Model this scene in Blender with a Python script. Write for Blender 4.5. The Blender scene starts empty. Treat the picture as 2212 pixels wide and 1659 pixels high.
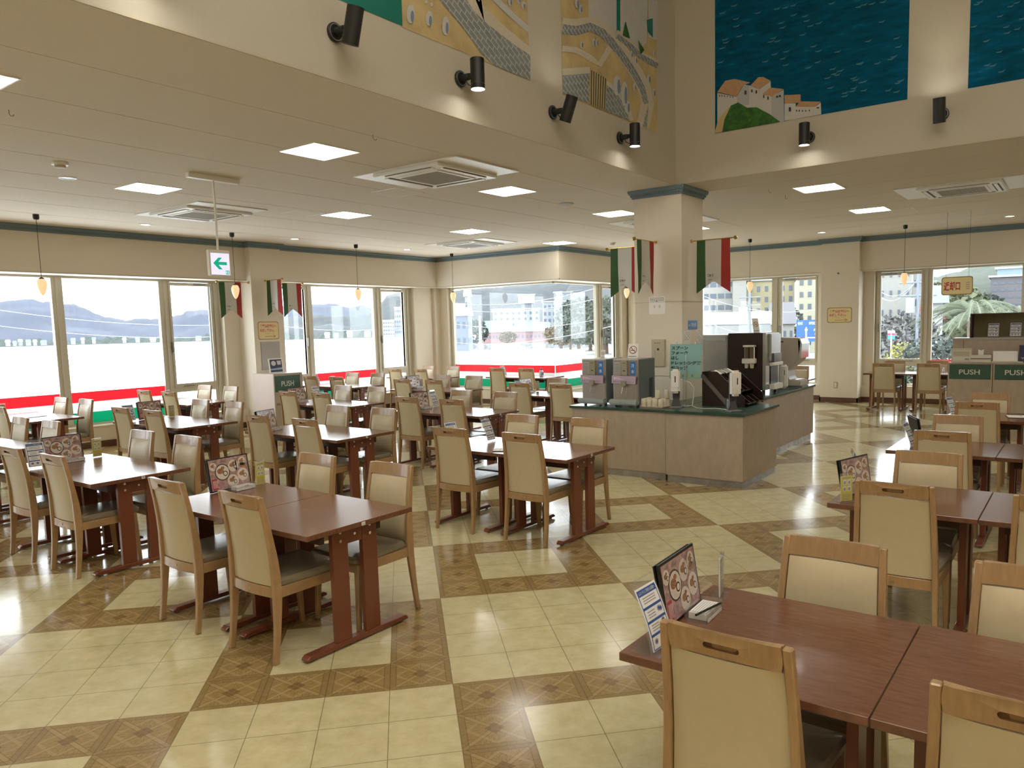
import bpy, bmesh, math, random
from mathutils import Vector, Matrix
random.seed(7)
SC = bpy.context.scene
COL = SC.collection
# ---------------------------------------------------------------- camera
CAM = Vector((0, 0, 1.74))
CR = Vector((0.58508445, -0.81059435, -0.02475869))
CU = Vector((0.0970321, 0.03966187, 0.99449068))
CF = Vector((0.80514655, 0.58426342, -0.10185921))
FPX, CX, CY = 1646.2746, 1162.9877, 873.3573
cam_data = bpy.data.cameras.new('camera')
cam = bpy.data.objects.new('camera', cam_data)
COL.objects.link(cam)
m3 = Matrix((CR, CU, -CF)).transposed()
cam.matrix_world = Matrix.Translation(CAM) @ m3.to_4x4()
cam_data.sensor_width = 36.0
cam_data.lens = FPX / 2212 * 36.0
cam_data.shift_x = (1106 - CX) / 2212
cam_data.shift_y = (CY - 829.5) / 2212
cam_data.clip_start = 0.05
cam_data.clip_end = 3000
SC.camera = cam
# ---------------------------------------------------------------- view, world
SC.view_settings.view_transform = 'Standard'
SC.view_settings.look = 'None'
SC.view_settings.gamma = 1
SC.view_settings.use_curve_mapping = False
SC.view_settings.exposure = 1.0
W = bpy.data.worlds.new('overcast_sky')
SC.world = W
W.use_nodes = True
bg = W.node_tree.nodes['Background']
bg.inputs[0].default_value = (0.90, 0.955, 1.0, 1)
bg.inputs[1].default_value = 3.9
SC.cycles.max_bounces = 8
SC.cycles.diffuse_bounces = 5
SC.cycles.glossy_bounces = 4
SC.cycles.transparent_max_bounces = 16
SC.cycles.sample_clamp_indirect = 6
SC.cycles.caustics_reflective = False
SC.cycles.caustics_refractive = False
PANEL_STRENGTH = 5.6
VOID_FILL_STRENGTH = 9.3

def portal(name, loc, size, rot):
    d = bpy.data.lights.new(name, 'AREA'); d.shape = 'RECTANGLE'; d.size, d.size_y = size
    d.cycles.is_portal = True
    o = bpy.data.objects.new(name, d); o.location = loc; o.rotation_euler = rot; COL.objects.link(o)
portal('daylight_portal', (6.0, 13.2, 1.55), (12.4, 2.5), (math.radians(-90), 0, 0))
portal('daylight_portal', (10.9, 13.2, 1.55), (4.0, 2.5), (math.radians(-90), 0, 0))
portal('daylight_portal', (13.95, 10.95, 1.55), (3.0, 2.5), (math.radians(90), 0, math.radians(90)))
portal('daylight_portal', (15.1, 9.7, 1.55), (2.7, 2.5), (math.radians(-90), 0, 0))
portal('daylight_portal', (17.3, 4.3, 1.55), (7.6, 2.5), (math.radians(90), 0, math.radians(90)))

# ---------------------------------------------------------------- helpers
def ray(x, y):
    return CF + CR * ((x - CX) / FPX) - CU * ((y - CY) / FPX)
def on(x, y, axis, v):
    """world point on an axis plane that a measured photo point falls on"""
    d = ray(x, y); i = 'XYZ'.index(axis)
    return CAM + d * ((v - CAM[i]) / d[i])
def far(x, y, dist):
    """world point at a horizontal distance along a measured bearing"""
    d = ray(x, y); return CAM + d * (dist / math.hypot(d.x, d.y))

MATS = {}
def mat(name, col, rough=.5, metal=0, spec=.5, noise=None, bump=None, coat=0, emit=None, alpha=1):
    if name in MATS: return MATS[name]
    m = bpy.data.materials.new(name); m.use_nodes = True
    nt = m.node_tree; b = nt.nodes['Principled BSDF']
    c = tuple(col) + (1,)
    b.inputs['Base Color'].default_value = c
    b.inputs['Roughness'].default_value = rough
    b.inputs['Metallic'].default_value = metal
    b.inputs['Specular IOR Level'].default_value = spec
    b.inputs['Coat Weight'].default_value = coat
    b.inputs['Coat Roughness'].default_value = .08
    if alpha < 1: b.inputs['Alpha'].default_value = alpha
    if emit:
        b.inputs['Emission Color'].default_value = tuple(emit[:3]) + (1,)
        b.inputs['Emission Strength'].default_value = emit[3]
    if noise:      # (scale, amount, stretch xyz, detail)
        sc, amt = noise[0], noise[1]; st = noise[2] if len(noise) > 2 else (1, 1, 1)
        tc = nt.nodes.new('ShaderNodeTexCoord'); mp = nt.nodes.new('ShaderNodeMapping')
        mp.inputs['Scale'].default_value = st
        nz = nt.nodes.new('ShaderNodeTexNoise'); nz.inputs['Scale'].default_value = sc
        nz.inputs['Detail'].default_value = 6; nz.inputs['Roughness'].default_value = .65
        rp = nt.nodes.new('ShaderNodeValToRGB')
        rp.color_ramp.elements[0].position = .3; rp.color_ramp.elements[1].position = .72
        rp.color_ramp.elements[0].color = tuple(x * (1 - amt) for x in col) + (1,)
        rp.color_ramp.elements[1].color = tuple(min(1, x * (1 + amt)) for x in col) + (1,)
        nt.links.new(tc.outputs['Object'], mp.inputs[0]); nt.links.new(mp.outputs[0], nz.inputs[0])
        nt.links.new(nz.outputs[0], rp.inputs[0]); nt.links.new(rp.outputs[0], b.inputs['Base Color'])
    if bump:
        tc = nt.nodes.new('ShaderNodeTexCoord'); nz = nt.nodes.new('ShaderNodeTexNoise')
        nz.inputs['Scale'].default_value = bump[0]; nz.inputs['Detail'].default_value = 4
        bp = nt.nodes.new('ShaderNodeBump'); bp.inputs['Strength'].default_value = bump[1]; bp.inputs['Distance'].default_value = .01
        nt.links.new(tc.outputs['Object'], nz.inputs[0]); nt.links.new(nz.outputs[0], bp.inputs['Height'])
        nt.links.new(bp.outputs[0], b.inputs['Normal'])
    MATS[name] = m
    return m
def clear(name, tint=(1, 1, 1), refl=.06, body=0.0, bodycol=(.9, .9, .9)):
    if name in MATS: return MATS[name]
    m = bpy.data.materials.new(name); m.use_nodes = True; nt = m.node_tree; nt.nodes.clear()
    out = nt.nodes.new('ShaderNodeOutputMaterial'); tr = nt.nodes.new('ShaderNodeBsdfTransparent')
    gl = nt.nodes.new('ShaderNodeBsdfGlossy'); gl.inputs['Roughness'].default_value = .01
    fr = nt.nodes.new('ShaderNodeLayerWeight')
    pw = nt.nodes.new('ShaderNodeMath'); pw.operation = 'POWER'; pw.inputs[1].default_value = 4.5
    mr = nt.nodes.new('ShaderNodeMath'); mr.operation = 'MULTIPLY_ADD'; mr.inputs[1].default_value = .85; mr.inputs[2].default_value = refl * .7
    nt.links.new(fr.outputs['Facing'], pw.inputs[0]); nt.links.new(pw.outputs[0], mr.inputs[0])
    mx = nt.nodes.new('ShaderNodeMixShader')
    tr.inputs[0].default_value = tuple(tint) + (1,)
    nt.links.new(mr.outputs[0], mx.inputs[0])
    if body > 0:
        df = nt.nodes.new('ShaderNodeBsdfTranslucent'); df.inputs[0].default_value = tuple(bodycol) + (1,)
        d2 = nt.nodes.new('ShaderNodeBsdfDiffuse'); d2.inputs[0].default_value = tuple(bodycol) + (1,)
        ma = nt.nodes.new('ShaderNodeMixShader'); ma.inputs[0].default_value = .35
        nt.links.new(df.outputs[0], ma.inputs[1]); nt.links.new(d2.outputs[0], ma.inputs[2])
        mb = nt.nodes.new('ShaderNodeMixShader'); mb.inputs[0].default_value = body
        nt.links.new(tr.outputs[0], mb.inputs[1]); nt.links.new(ma.outputs[0], mb.inputs[2])
        nt.links.new(mb.outputs[0], mx.inputs[1])
    else:
        nt.links.new(tr.outputs[0], mx.inputs[1])
    nt.links.new(gl.outputs[0], mx.inputs[2]); nt.links.new(mx.outputs[0], out.inputs[0])
    MATS[name] = m
    return m

_TXT = {}
def text_geo(s, off=0.0):
    k = (s, off)
    if k in _TXT: return _TXT[k]
    c = bpy.data.curves.new('lettering', 'FONT'); c.body = s; c.offset = off; c.resolution_u = 3
    o = bpy.data.objects.new('lettering', c); COL.objects.link(o)
    dg = bpy.context.evaluated_depsgraph_get(); dg.update()
    m = bpy.data.meshes.new_from_object(o.evaluated_get(dg))
    vs = [v.co.copy() for v in m.vertices]; fs = [tuple(p.vertices) for p in m.polygons]
    bpy.data.objects.remove(o); bpy.data.curves.remove(c); bpy.data.meshes.remove(m)
    x0 = min(v.x for v in vs); x1 = max(v.x for v in vs); y0 = min(v.y for v in vs); y1 = max(v.y for v in vs)
    _TXT[k] = (vs, fs, x0, x1, y0, y1)
    return _TXT[k]

class MB:
    def __init__(s): s.b = bmesh.new()
    def face(s, vs, m=0):
        try:
            f = s.b.faces.new(vs); f.material_index = m; return f
        except ValueError: return None
    def box(s, x0, y0, z0, x1, y1, z1, m=0, T=None):
        c = [Vector((x, y, z)) for z in (z0, z1) for y in (y0, y1) for x in (x0, x1)]
        if T: c = [T @ p for p in c]
        v = [s.b.verts.new(p) for p in c]
        for q in ((0, 2, 3, 1), (4, 5, 7, 6), (0, 1, 5, 4), (2, 6, 7, 3), (0, 4, 6, 2), (1, 3, 7, 5)): s.face([v[i] for i in q], m)
    def loft(s, rings, m=0, cap=True, closed=False):
        R = [[s.b.verts.new(p) for p in r] for r in rings]; n = len(R[0])
        rr = list(zip(R, R[1:])) + ([(R[-1], R[0])] if closed else [])
        for a, b in rr:
            for i in range(n): s.face([a[i], a[(i + 1) % n], b[(i + 1) % n], b[i]], m)
        if cap and not closed: s.face(R[0][::-1], m); s.face(R[-1], m)
    def cyl(s, p0, p1, r0, r1=None, n=12, m=0, cap=True):
        p0 = Vector(p0); p1 = Vector(p1); r1 = r0 if r1 is None else r1
        d = (p1 - p0).normalized(); a = d.orthogonal().normalized(); b = d.cross(a)
        s.loft([[p + (a * math.cos(t) + b * math.sin(t)) * r for t in [2 * math.pi * i / n for i in range(n)]] for p, r in ((p0, r0), (p1, r1))], m, cap)
    def lathe(s, prof, c=(0, 0, 0), n=16, m=0, cap=True):
        c = Vector(c)
        s.loft([[c + Vector((r * math.cos(t), r * math.sin(t), z)) for t in [2 * math.pi * i / n for i in range(n)]] for r, z in prof], m, cap)
    def tube(s, pts, r, n=8, m=0, closed=False):
        P = [Vector(p) for p in pts]; rings = []; k = len(P); prev = None
        for i, p in enumerate(P):
            d = (P[(i + 1) % k] - P[i - 1]) if closed else (P[min(i + 1, k - 1)] - P[max(i - 1, 0)])
            d.normalize()
            a = d.orthogonal().normalized() if prev is None else (prev - d * prev.dot(d)).normalized()
            prev = a; b = d.cross(a)
            rings.append([p + (a * math.cos(t) + b * math.sin(t)) * r for t in [2 * math.pi * j / n for j in range(n)]])
        s.loft(rings, m, True, closed)
    def poly(s, pts, m=0): return s.face([s.b.verts.new(Vector(p)) for p in pts], m)
    def prism(s, pts, off, m=0):
        off = Vector(off); s.loft([[Vector(p) for p in pts], [Vector(p) + off for p in pts]], m)
    def disc(s, c, u, v, r, r2=None, n=16, m=0):
        c = Vector(c); u = Vector(u); v = Vector(v); r2 = r2 or r
        s.poly([c + u * r * math.cos(2 * math.pi * i / n) + v * r2 * math.sin(2 * math.pi * i / n) for i in range(n)], m)
    def ring(s, c, u, v, ra, rb, n=24, m=0):
        c = Vector(c); u = Vector(u); v = Vector(v)
        A = [s.b.verts.new(c + (u * math.cos(2 * math.pi * i / n) + v * math.sin(2 * math.pi * i / n)) * ra) for i in range(n)]
        B = [s.b.verts.new(c + (u * math.cos(2 * math.pi * i / n) + v * math.sin(2 * math.pi * i / n)) * rb) for i in range(n)]
        for i in range(n): s.face([A[i], A[(i + 1) % n], B[(i + 1) % n], B[i]], m)
    def rect(s, o, u, v, w, h, m=0):
        o = Vector(o); u = Vector(u) * w; v = Vector(v) * h; s.poly([o, o + u, o + u + v, o + v], m)
    def text(s, st, o, u, v, w=None, h=None, m=0, off=0.0):
        """fits lettering into a w x h box whose lower left corner is o"""
        vs, fs, x0, x1, y0, y1 = text_geo(st, off)
        o = Vector(o); u = Vector(u); v = Vector(v)
        sx = w / (x1 - x0) if w else None; sy = h / (y1 - y0) if h else None
        sx = sx or sy; sy = sy or sx
        V = [s.b.verts.new(o + u * ((p.x - x0) * sx) + v * ((p.y - y0) * sy)) for p in vs]
        for f in fs: s.face([V[i] for i in f], m)
    def grid(s, rows, m=0, thick=None):
        """sheet through rows of points; thick = vector or function giving the back offset"""
        R = [[s.b.verts.new(p) for p in r] for r in rows]
        for a, b in zip(R, R[1:]):
            for i in range(len(a) - 1): s.face([a[i], a[i + 1], b[i + 1], b[i]], m)
        if thick:
            t = Vector(thick)
            Q = [[s.b.verts.new(Vector(p) + t) for p in r] for r in rows]
            for a, b in zip(Q, Q[1:]):
                for i in range(len(a) - 1): s.face([a[i], b[i], b[i + 1], a[i + 1]], m)
            n = len(R[0]); k = len(R)
            for i in range(n - 1):
                s.face([R[0][i], Q[0][i], Q[0][i + 1], R[0][i + 1]], m); s.face([R[-1][i], R[-1][i + 1], Q[-1][i + 1], Q[-1][i]], m)
            for j in range(k - 1):
                s.face([R[j][0], R[j + 1][0], Q[j + 1][0], Q[j][0]], m); s.face([R[j][-1], Q[j][-1], Q[j + 1][-1], R[j + 1][-1]], m)
    def build(s, name, mats, parent=None, bevel=0, smooth=False, seg=2, fix=True):
        if fix: bmesh.ops.recalc_face_normals(s.b, faces=s.b.faces)
        if bevel:
            s.b.edges.ensure_lookup_table()
            ed = [e for e in s.b.edges if len(e.link_faces) == 2 and e.calc_face_angle(0) > .5]
            bmesh.ops.bevel(s.b, geom=ed, offset=bevel, segments=seg, affect='EDGES', clamp_overlap=True)
        me = bpy.data.meshes.new(name); s.b.to_mesh(me); s.b.free()
        for mm in (mats if isinstance(mats, (list, tuple)) else [mats]): me.materials.append(mm)
        if smooth:
            for p in me.polygons: p.use_smooth = True
            try: me.set_sharp_from_angle(angle=math.radians(35))
            except Exception: pass
        o = bpy.data.objects.new(name, me); COL.objects.link(o)
        if parent: o.parent = parent
        return o
def empty(name, loc=(0, 0, 0), rz=0):
    o = bpy.data.objects.new(name, None); COL.objects.link(o); o.location = loc; o.rotation_euler = (0, 0, rz)
    o.empty_display_size = .1
    return o
def tag(o, label, cat, group=None, kind=None):
    o['label'] = label; o['category'] = cat
    if group: o['group'] = group
    if kind: o['kind'] = kind
    return o
def struct(o): o['kind'] = 'structure'; return o
def kids(o): return [c for c in bpy.data.objects if c.parent == o]
def copy_tree(o, parent=None):
    c = o.copy(); COL.objects.link(c)
    if parent: c.parent = parent
    for ch in TREE[o.name]: copy_tree(ch, c)
    return c
TREE = {}

# ---------------------------------------------------------------- materials
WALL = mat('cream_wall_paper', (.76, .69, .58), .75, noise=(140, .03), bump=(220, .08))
CEIL = mat('speckled_ceiling_board', (.72, .645, .54), .85, noise=(260, .09), bump=(300, .25))
TRIM = mat('grey_blue_moulding', (.15, .215, .25), .55)
BASEB = mat('brown_baseboard', (.13, .06, .035), .45)
FRAME = mat('cream_window_frame', (.60, .56, .46), .4)
GLASS = clear('window_glass', (.97, .985, .98), .05)
ACRYL = clear('clear_acrylic', (.97, .975, .975), .05, body=.06)
WOOD = mat('light_beech_wood', (.365, .225, .105), .38, coat=.25, noise=(9, .16, (1, 6, 1)))
VINYL = mat('beige_vinyl', (.53, .45, .29), .42, noise=(30, .03), bump=(500, .05))
SEATM = mat('taupe_seat_vinyl', (.25, .21, .145), .27, noise=(20, .05), bump=(400, .05))
HOLE = mat('dark_slot', (.12, .06, .025), .6)
TOPM = mat('cherry_table_laminate', (.165, .070, .038), .24, noise=(12, .22, (7, 1, 1)), coat=.2)
LEGM = mat('red_brown_table_leg', (.17, .048, .022), .35, coat=.2)
STEEL = mat('stainless_steel', (.52, .52, .51), .28, metal=.9, noise=(6, .08))
STEEL2 = mat('brushed_metal_front', (.34, .30, .27), .35, metal=.7)
CHROME = mat('chrome', (.8, .8, .8), .1, metal=1)
WHITE = mat('white_paper', (.80, .79, .76), .55)
WHITEP = mat('white_plastic', (.78, .77, .73), .3)
BLACK = mat('black_plastic', (.012, .012, .013), .35)
MATBLK = mat('matt_black_metal', (.012, .012, .012), .45)
INK = mat('black_ink', (.02, .02, .022), .6)
GREY = mat('grey_plastic', (.22, .24, .24), .4)
BLUE = mat('blue_print', (.03, .09, .30), .5)
BRBLUE = mat('bright_blue_print', (.02, .18, .55), .5)
RED = mat('red_print', (.55, .04, .05), .5)
PINK = mat('pink_red_lettering', (.62, .08, .14), .5)
YEL = mat('yellow_card', (.75, .65, .08), .5)
LYEL = mat('pale_yellow_board', (.78, .66, .33), .5)
ORANGE = mat('orange_brown_print', (.45, .2, .06), .5)
DGREEN = mat('dark_green_laminate', (.028, .075, .055), .28, noise=(14, .35), coat=.2)
PUSHG = mat('green_push_flap', (.035, .09, .065), .4, noise=(20, .15))
MAPLE = mat('pale_maple_panel', (.41, .335, .26), .5, noise=(7, .09, (2, 2, 1)))
KICK = mat('metal_kick_plate', (.36, .35, .33), .4, metal=.6, noise=(8, .25))
DBROWN = mat('dark_brown_plastic', (.022, .011, .009), .3)
TEAL = mat('teal_board', (.22, .42, .42), .5)
WHITEM = mat('white_painted_metal', (.88, .87, .84), .4)
LIGHT = mat('light_diffuser', (.9, .9, .9), .5, emit=(1, .96, .88, PANEL_STRENGTH))
VOID_FILL = mat('added_fill_diffuser', (.9, .9, .9), .5, emit=(1, .95, .85, VOID_FILL_STRENGTH))  # for the fill panels added in the unseen high ceiling

# ---------------------------------------------------------------- floor
def floor_material():
    m = bpy.data.materials.new('vinyl_tile_floor'); m.use_nodes = True; nt = m.node_tree
    b = nt.nodes['Principled BSDF']; N = nt.nodes.new; L = nt.links.new
    def M(op, a, c=None, d=None):
        n = N('ShaderNodeMath'); n.operation = op
        for i, v in enumerate((a, c, d)):
            if v is None: continue
            if isinstance(v, (int, float)): n.inputs[i].default_value = v
            else: L(v, n.inputs[i])
        return n.outputs[0]
    geo = N('ShaderNodeNewGeometry'); sep = N('ShaderNodeSeparateXYZ'); L(geo.outputs['Position'], sep.inputs[0])
    ang = math.radians(-45) + .0168; c, s = math.cos(ang), math.sin(ang)
    x = M('SUBTRACT', sep.outputs[0], 3.4877); y = M('SUBTRACT', sep.outputs[1], 3.3547)
    T = .3048
    u = M('DIVIDE', M('ADD', M('MULTIPLY', x, c), M('MULTIPLY', y, s)), T)
    v = M('DIVIDE', M('ADD', M('MULTIPLY', x, -s), M('MULTIPLY', y, c)), T)
    fu = M('FLOOR', u); fv = M('FLOOR', v)
    cu = M('FLOORED_MODULO', fu, 4); cv = M('FLOORED_MODULO', fv, 4)
    bu = M('FLOOR', M('DIVIDE', u, 4)); bv = M('FLOOR', M('DIVIDE', v, 4))
    par = M('FLOORED_MODULO', M('ADD', bu, bv), 2)      # 0 = framed block
    eu = M('GREATER_THAN', M('ABSOLUTE', M('SUBTRACT', cu, 1.5)), 1)
    ev = M('GREATER_THAN', M('ABSOLUTE', M('SUBTRACT', cv, 1.5)), 1)
    edge = M('MAXIMUM', eu, ev)
    parq = M('MULTIPLY', edge, M('SUBTRACT', 1, par))
    a = M('SUBTRACT', M('FRACT', u), .5); d = M('SUBTRACT', M('FRACT', v), .5)
    aa = M('ABSOLUTE', a); ad = M('ABSOLUTE', d)
    mx = M('MAXIMUM', aa, ad)
    gap = M('GREATER_THAN', mx, .4935)
    border = M('GREATER_THAN', mx, .405)
    diag = M('LESS_THAN', M('ABSOLUTE', M('SUBTRACT', aa, ad)), .052)
    dia = M('LESS_THAN', M('ADD', aa, ad), .15)
    # second lattice, running through the quarter points
    lat = M('LESS_THAN', M('ABSOLUTE', M('SUBTRACT', M('ADD', aa, ad), .40)), .035)
    tc = N('ShaderNodeCombineXYZ'); L(u, tc.inputs[0]); L(v, tc.inputs[1])
    def noise(sc, st=(1, 1, 1), det=5):
        mp = N('ShaderNodeMapping'); mp.inputs['Scale'].default_value = st; L(tc.outputs[0], mp.inputs[0])
        n = N('ShaderNodeTexNoise'); n.inputs['Scale'].default_value = sc; n.inputs['Detail'].default_value = det
        n.inputs['Roughness'].default_value = .65; L(mp.outputs[0], n.inputs[0]); return n.outputs[0]
    def mix(f, A, B):
        n = N('ShaderNodeMix'); n.data_type = 'RGBA'
        for i, v in ((0, f), (6, A), (7, B)):
            if isinstance(v, (tuple,)): n.inputs[i].default_value = v
            elif isinstance(v, (int, float)): n.inputs[i].default_value = v
            else: L(v, n.inputs[i])
        return n.outputs[2]
    # per tile variation
    wn = N('ShaderNodeTexWhiteNoise'); wn.noise_dimensions = '2D'
    cc = N('ShaderNodeCombineXYZ'); L(fu, cc.inputs[0]); L(fv, cc.inputs[1]); L(cc.outputs[0], wn.inputs['Vector'])
    tilev = wn.outputs[0]
    n1 = noise(3.2); n2 = noise(14, (1, 2.2, 1))
    r1 = N('ShaderNodeValToRGB'); r1.color_ramp.elements[0].position = .3; r1.color_ramp.elements[1].position = .7
    r1.color_ramp.elements[0].color = (.52, .455, .25, 1); r1.color_ramp.elements[1].color = (.66, .60, .38, 1)
    L(n1, r1.inputs[0])
    fl = M('GREATER_THAN', n2, .64)
    plain = mix(M('MULTIPLY', fl, .35), r1.outputs[0], (.36, .29, .14, 1))
    plain = mix(M('MULTIPLY', tilev, .14), plain, (.46, .40, .22, 1))
    g1 = noise(5, (2, 9, 1)); g2 = noise(5, (9, 2, 1))
    sel = M('GREATER_THAN', aa, ad)
    g = M('ADD', M('MULTIPLY', g1, sel), M('MULTIPLY', g2, M('SUBTRACT', 1, sel)))
    r2 = N('ShaderNodeValToRGB'); r2.color_ramp.elements[0].position = .3; r2.color_ramp.elements[1].position = .72
    r2.color_ramp.elements[0].color = (.215, .14, .05, 1); r2.color_ramp.elements[1].color = (.40, .285, .125, 1)
    L(g, r2.inputs[0])
    pq = r2.outputs[0]
    pq = mix(M('MULTIPLY', lat, .5), pq, (.43, .32, .15, 1))
    pq = mix(M('MULTIPLY', diag, .6), pq, (.42, .30, .14, 1))
    pq = mix(M('MULTIPLY', dia, .75), pq, (.18, .11, .04, 1))
    pq = mix(M('MULTIPLY', border, .5), pq, (.25, .17, .07, 1))
    q1 = M('LESS_THAN', M('ABSOLUTE', M('SUBTRACT', M('ABSOLUTE', M('SUBTRACT', aa, ad)), .052)), .006)
    q2 = M('LESS_THAN', M('ABSOLUTE', M('SUBTRACT', mx, .405)), .005)
    pq = mix(M('MULTIPLY', M('MAXIMUM', q1, q2), .6), pq, (.10, .05, .02, 1))
    col = mix(parq, plain, pq)
    col = mix(M('MULTIPLY', gap, .65), col, (.10, .07, .035, 1))
    L(col, b.inputs['Base Color'])
    big = noise(.35, det=3)
    ro = N('ShaderNodeMapRange'); ro.inputs['From Min'].default_value = .3; ro.inputs['From Max'].default_value = .7
    ro.inputs['To Min'].default_value = .10; ro.inputs['To Max'].default_value = .19; L(big, ro.inputs[0])
    L(ro.outputs[0], b.inputs['Roughness'])
    b.inputs['Specular IOR Level'].default_value = .55
    bp = N('ShaderNodeBump'); bp.inputs['Strength'].default_value = .10; bp.inputs['Distance'].default_value = .004
    hh = M('SUBTRACT', noise(1.6, det=2), M('MULTIPLY', gap, .6)); L(hh, bp.inputs['Height']); L(bp.outputs[0], b.inputs['Normal'])
    return m
FLOORM = floor_material()
ZC = 3.39
q = MB(); q.box(-3.2, -4.2, -.12, 13.6, 13.3, 0); q.box(13.6, -4.2, -.12, 17.3, 9.7, 0)
struct(q.build('floor', FLOORM))
# ---------------------------------------------------------------- ceiling
q = MB(); q.box(-3.2, 4.1302, ZC, 13.9, 13.3, ZC + .12); q.box(13.9, -4.2, ZC, 17.3, 9.7, ZC + .12); q.box(8.6202, -4.2, ZC, 13.9, 4.1302, ZC + .12)
# faint board joints
struct(q.build('ceiling', CEIL))
q = MB()
for k in range(1, 14):
    yy = 4.13 + k * .91
    if yy < 12.4: q.box(-3, yy, ZC - .0015, 13.2, yy + .004, ZC)
for k in range(0, 14):
    xx = 9.3 + k * .91
    if xx < 16.4: q.box(xx, -4, ZC - .0015, xx + .004, 4.0, ZC)
struct(q.build('ceiling_joint_strip', mat('ceiling_joint', (.67, .60, .50), .9)))
q = MB(); q.box(-3.2, -4.2, 7.0, 8.8, 4.3, 7.1)
struct(q.build('ceiling_high', mat('white_high_ceiling', (.7, .66, .58), .8)))
# ---------------------------------------------------------------- walls
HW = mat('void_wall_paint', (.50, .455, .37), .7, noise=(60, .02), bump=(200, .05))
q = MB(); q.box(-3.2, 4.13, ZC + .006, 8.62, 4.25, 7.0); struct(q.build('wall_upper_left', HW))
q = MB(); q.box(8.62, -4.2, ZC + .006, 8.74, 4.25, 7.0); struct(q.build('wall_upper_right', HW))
q = MB(); q.box(-3.3, -4.3, 0, -3.2, 13.3, 7.0); struct(q.build('wall_rear', WALL))
q = MB(); q.box(-3.3, -4.3, 0, 17.3, -4.2, 7.0); struct(q.build('wall_near', WALL))
SILL = .34; HEAD = 2.70
def run(q, axis, p, a0, a1, d0, d1, z0, z1, m=0):
    """box along a wall: a along it, d from plane p outwards"""
    if axis == 'Y': q.box(a0, p + d0, z0, a1, p + d1, z1, m)
    else: q.box(p + d0, a0, z0, p + d1, a1, z1, m)
# left wall (plane Y = 13)
q = MB()
run(q, 'Y', 13, -3.2, 13.32, -.45, .15, HEAD, ZC)
run(q, 'Y', 13, -3.2, 13.55, -.30, .15, 0, SILL)
for a0, a1 in ((-3.2, -2.6), (2.6, 2.9), (7.99, 8.3), (8.95, 9.0), (12.87, 13.6)): run(q, 'Y', 13, a0, a1, -.17, .15, SILL, HEAD)
q.box(8.3, 12.40, 0, 8.95, 13.15, ZC)
q.box(2.2, 12.40, 0, 2.85, 13.15, ZC)
struct(q.build('wall_left', WALL))
# bay wall (X = 13.75) and its return (Y = 9.5)
q = MB()
run(q, 'X', 13.75, 9.05, 13.15, -.43, .15, HEAD, ZC)
run(q, 'X', 13.75, 9.2, 13.15, -.25, .15, 0, SILL)
run(q, 'X', 13.75, 12.5, 13.15, -.12, .15, SILL, HEAD)
run(q, 'X', 13.75, 12.75, 13.15, -.3, .15, SILL, HEAD)
struct(q.build('wall_bay', WALL))
q = MB()
run(q, 'Y', 9.5, 13.9, 16.95, -.45, .15, HEAD, ZC)
run(q, 'Y', 9.5, 13.9, 17.2, -.30, .15, 0, SILL)
run(q, 'Y', 9.5, 16.46, 17.2, -.15, .15, SILL, HEAD)
struct(q.build('wall_bay_return', WALL))
# right wall (plane X = 17.1)
q = MB()
run(q, 'X', 17.1, -4.2, 9.65, -.40, .15, HEAD, ZC)
run(q, 'X', 17.1, -4.2, 9.65, -.22, .15, 0, SILL)
for a0, a1 in ((-4.2, 1.0), (3.66, 4.6), (4.6, 4.79), (8.4, 9.65)): run(q, 'X', 17.1, a0, a1, -.15, .15, SILL, HEAD)
q.box(16.55, 3.87, 0, 17.2, 4.62, ZC)
q.box(16.7, 8.45, 0, 17.2, 9.3, ZC)
struct(q.build('wall_right', WALL))
# column under the corner of the high walls
q = MB(); q.box(8.65, 4.07, 0, 9.27, 4.72, ZC)
for z in (2.0, 1.08): q.box(8.646, 4.066, z, 9.274, 4.724, z + .004, 1)
struct(q.build('column', [WALL, mat('wall_joint', (.42, .36, .27), .8)], bevel=0))
# moulding
def moulding(name, pts, closed=False):
    """profile swept along a horizontal path, path points run with the room on their left"""
    prof = [(0, 0), (.018, 0), (.02, .018), (.034, .026), (.034, .045), (.05, .055), (.058, .08), (.058, .10), (0, .10)]
    P = [Vector(p) for p in pts]; n = len(P); rings = []
    for i, p in enumerate(P):
        a = P[i] - P[i - 1] if (i > 0 or closed) else P[1] - P[0]
        b = P[(i + 1) % n] - P[i] if (i < n - 1 or closed) else a
        a = a.normalized(); b = b.normalized()
        na = Vector((-a.y, a.x)); nb = Vector((-b.y, b.x)); mm = (na + nb); mm = mm / max(.2, mm.dot(na))
        rings.append([Vector((p.x + mm.x * d, p.y + mm.y * d, ZC - .10 + z)) for d, z in prof])
    q = MB(); q.loft(rings, 0, True, closed)
    # little teeth
    segs = list(zip(P, P[1:])) + ([(P[-1], P[0])] if closed else [])
    for a, b in segs:
        L = (b - a).length; d = (b - a).normalized(); nn = Vector((-d.y, d.x)); k = int(L / .05)
        for j in range(k):
            c = a + d * (j + .5) * L / k + nn * .03
            T = Matrix.Translation((c.x, c.y, ZC - .062)) @ Matrix.Rotation(math.atan2(d.y, d.x), 4, 'Z')
            q.box(-.014, -.008, -.012, .014, .010, .012, 0, T)
    return struct(q.build(name, TRIM))
moulding('trim_moulding', [(16.55, -4.2), (16.7, -4.2), (16.7, 3.87), (16.55, 3.87), (16.55, 4.62), (16.7, 4.62), (16.7, 9.05), (13.32, 9.05), (13.32, 12.55),
    (8.95, 12.55), (8.95, 12.40), (8.3, 12.40), (8.3, 12.55), (2.85, 12.55), (2.85, 12.4), (2.2, 12.4), (2.2, 12.55), (-3.2, 12.55)][1:])
moulding('trim_column_capital', [(8.65, 4.07), (8.65, 4.72), (9.27, 4.72), (9.27, 4.07)], True)
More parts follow.
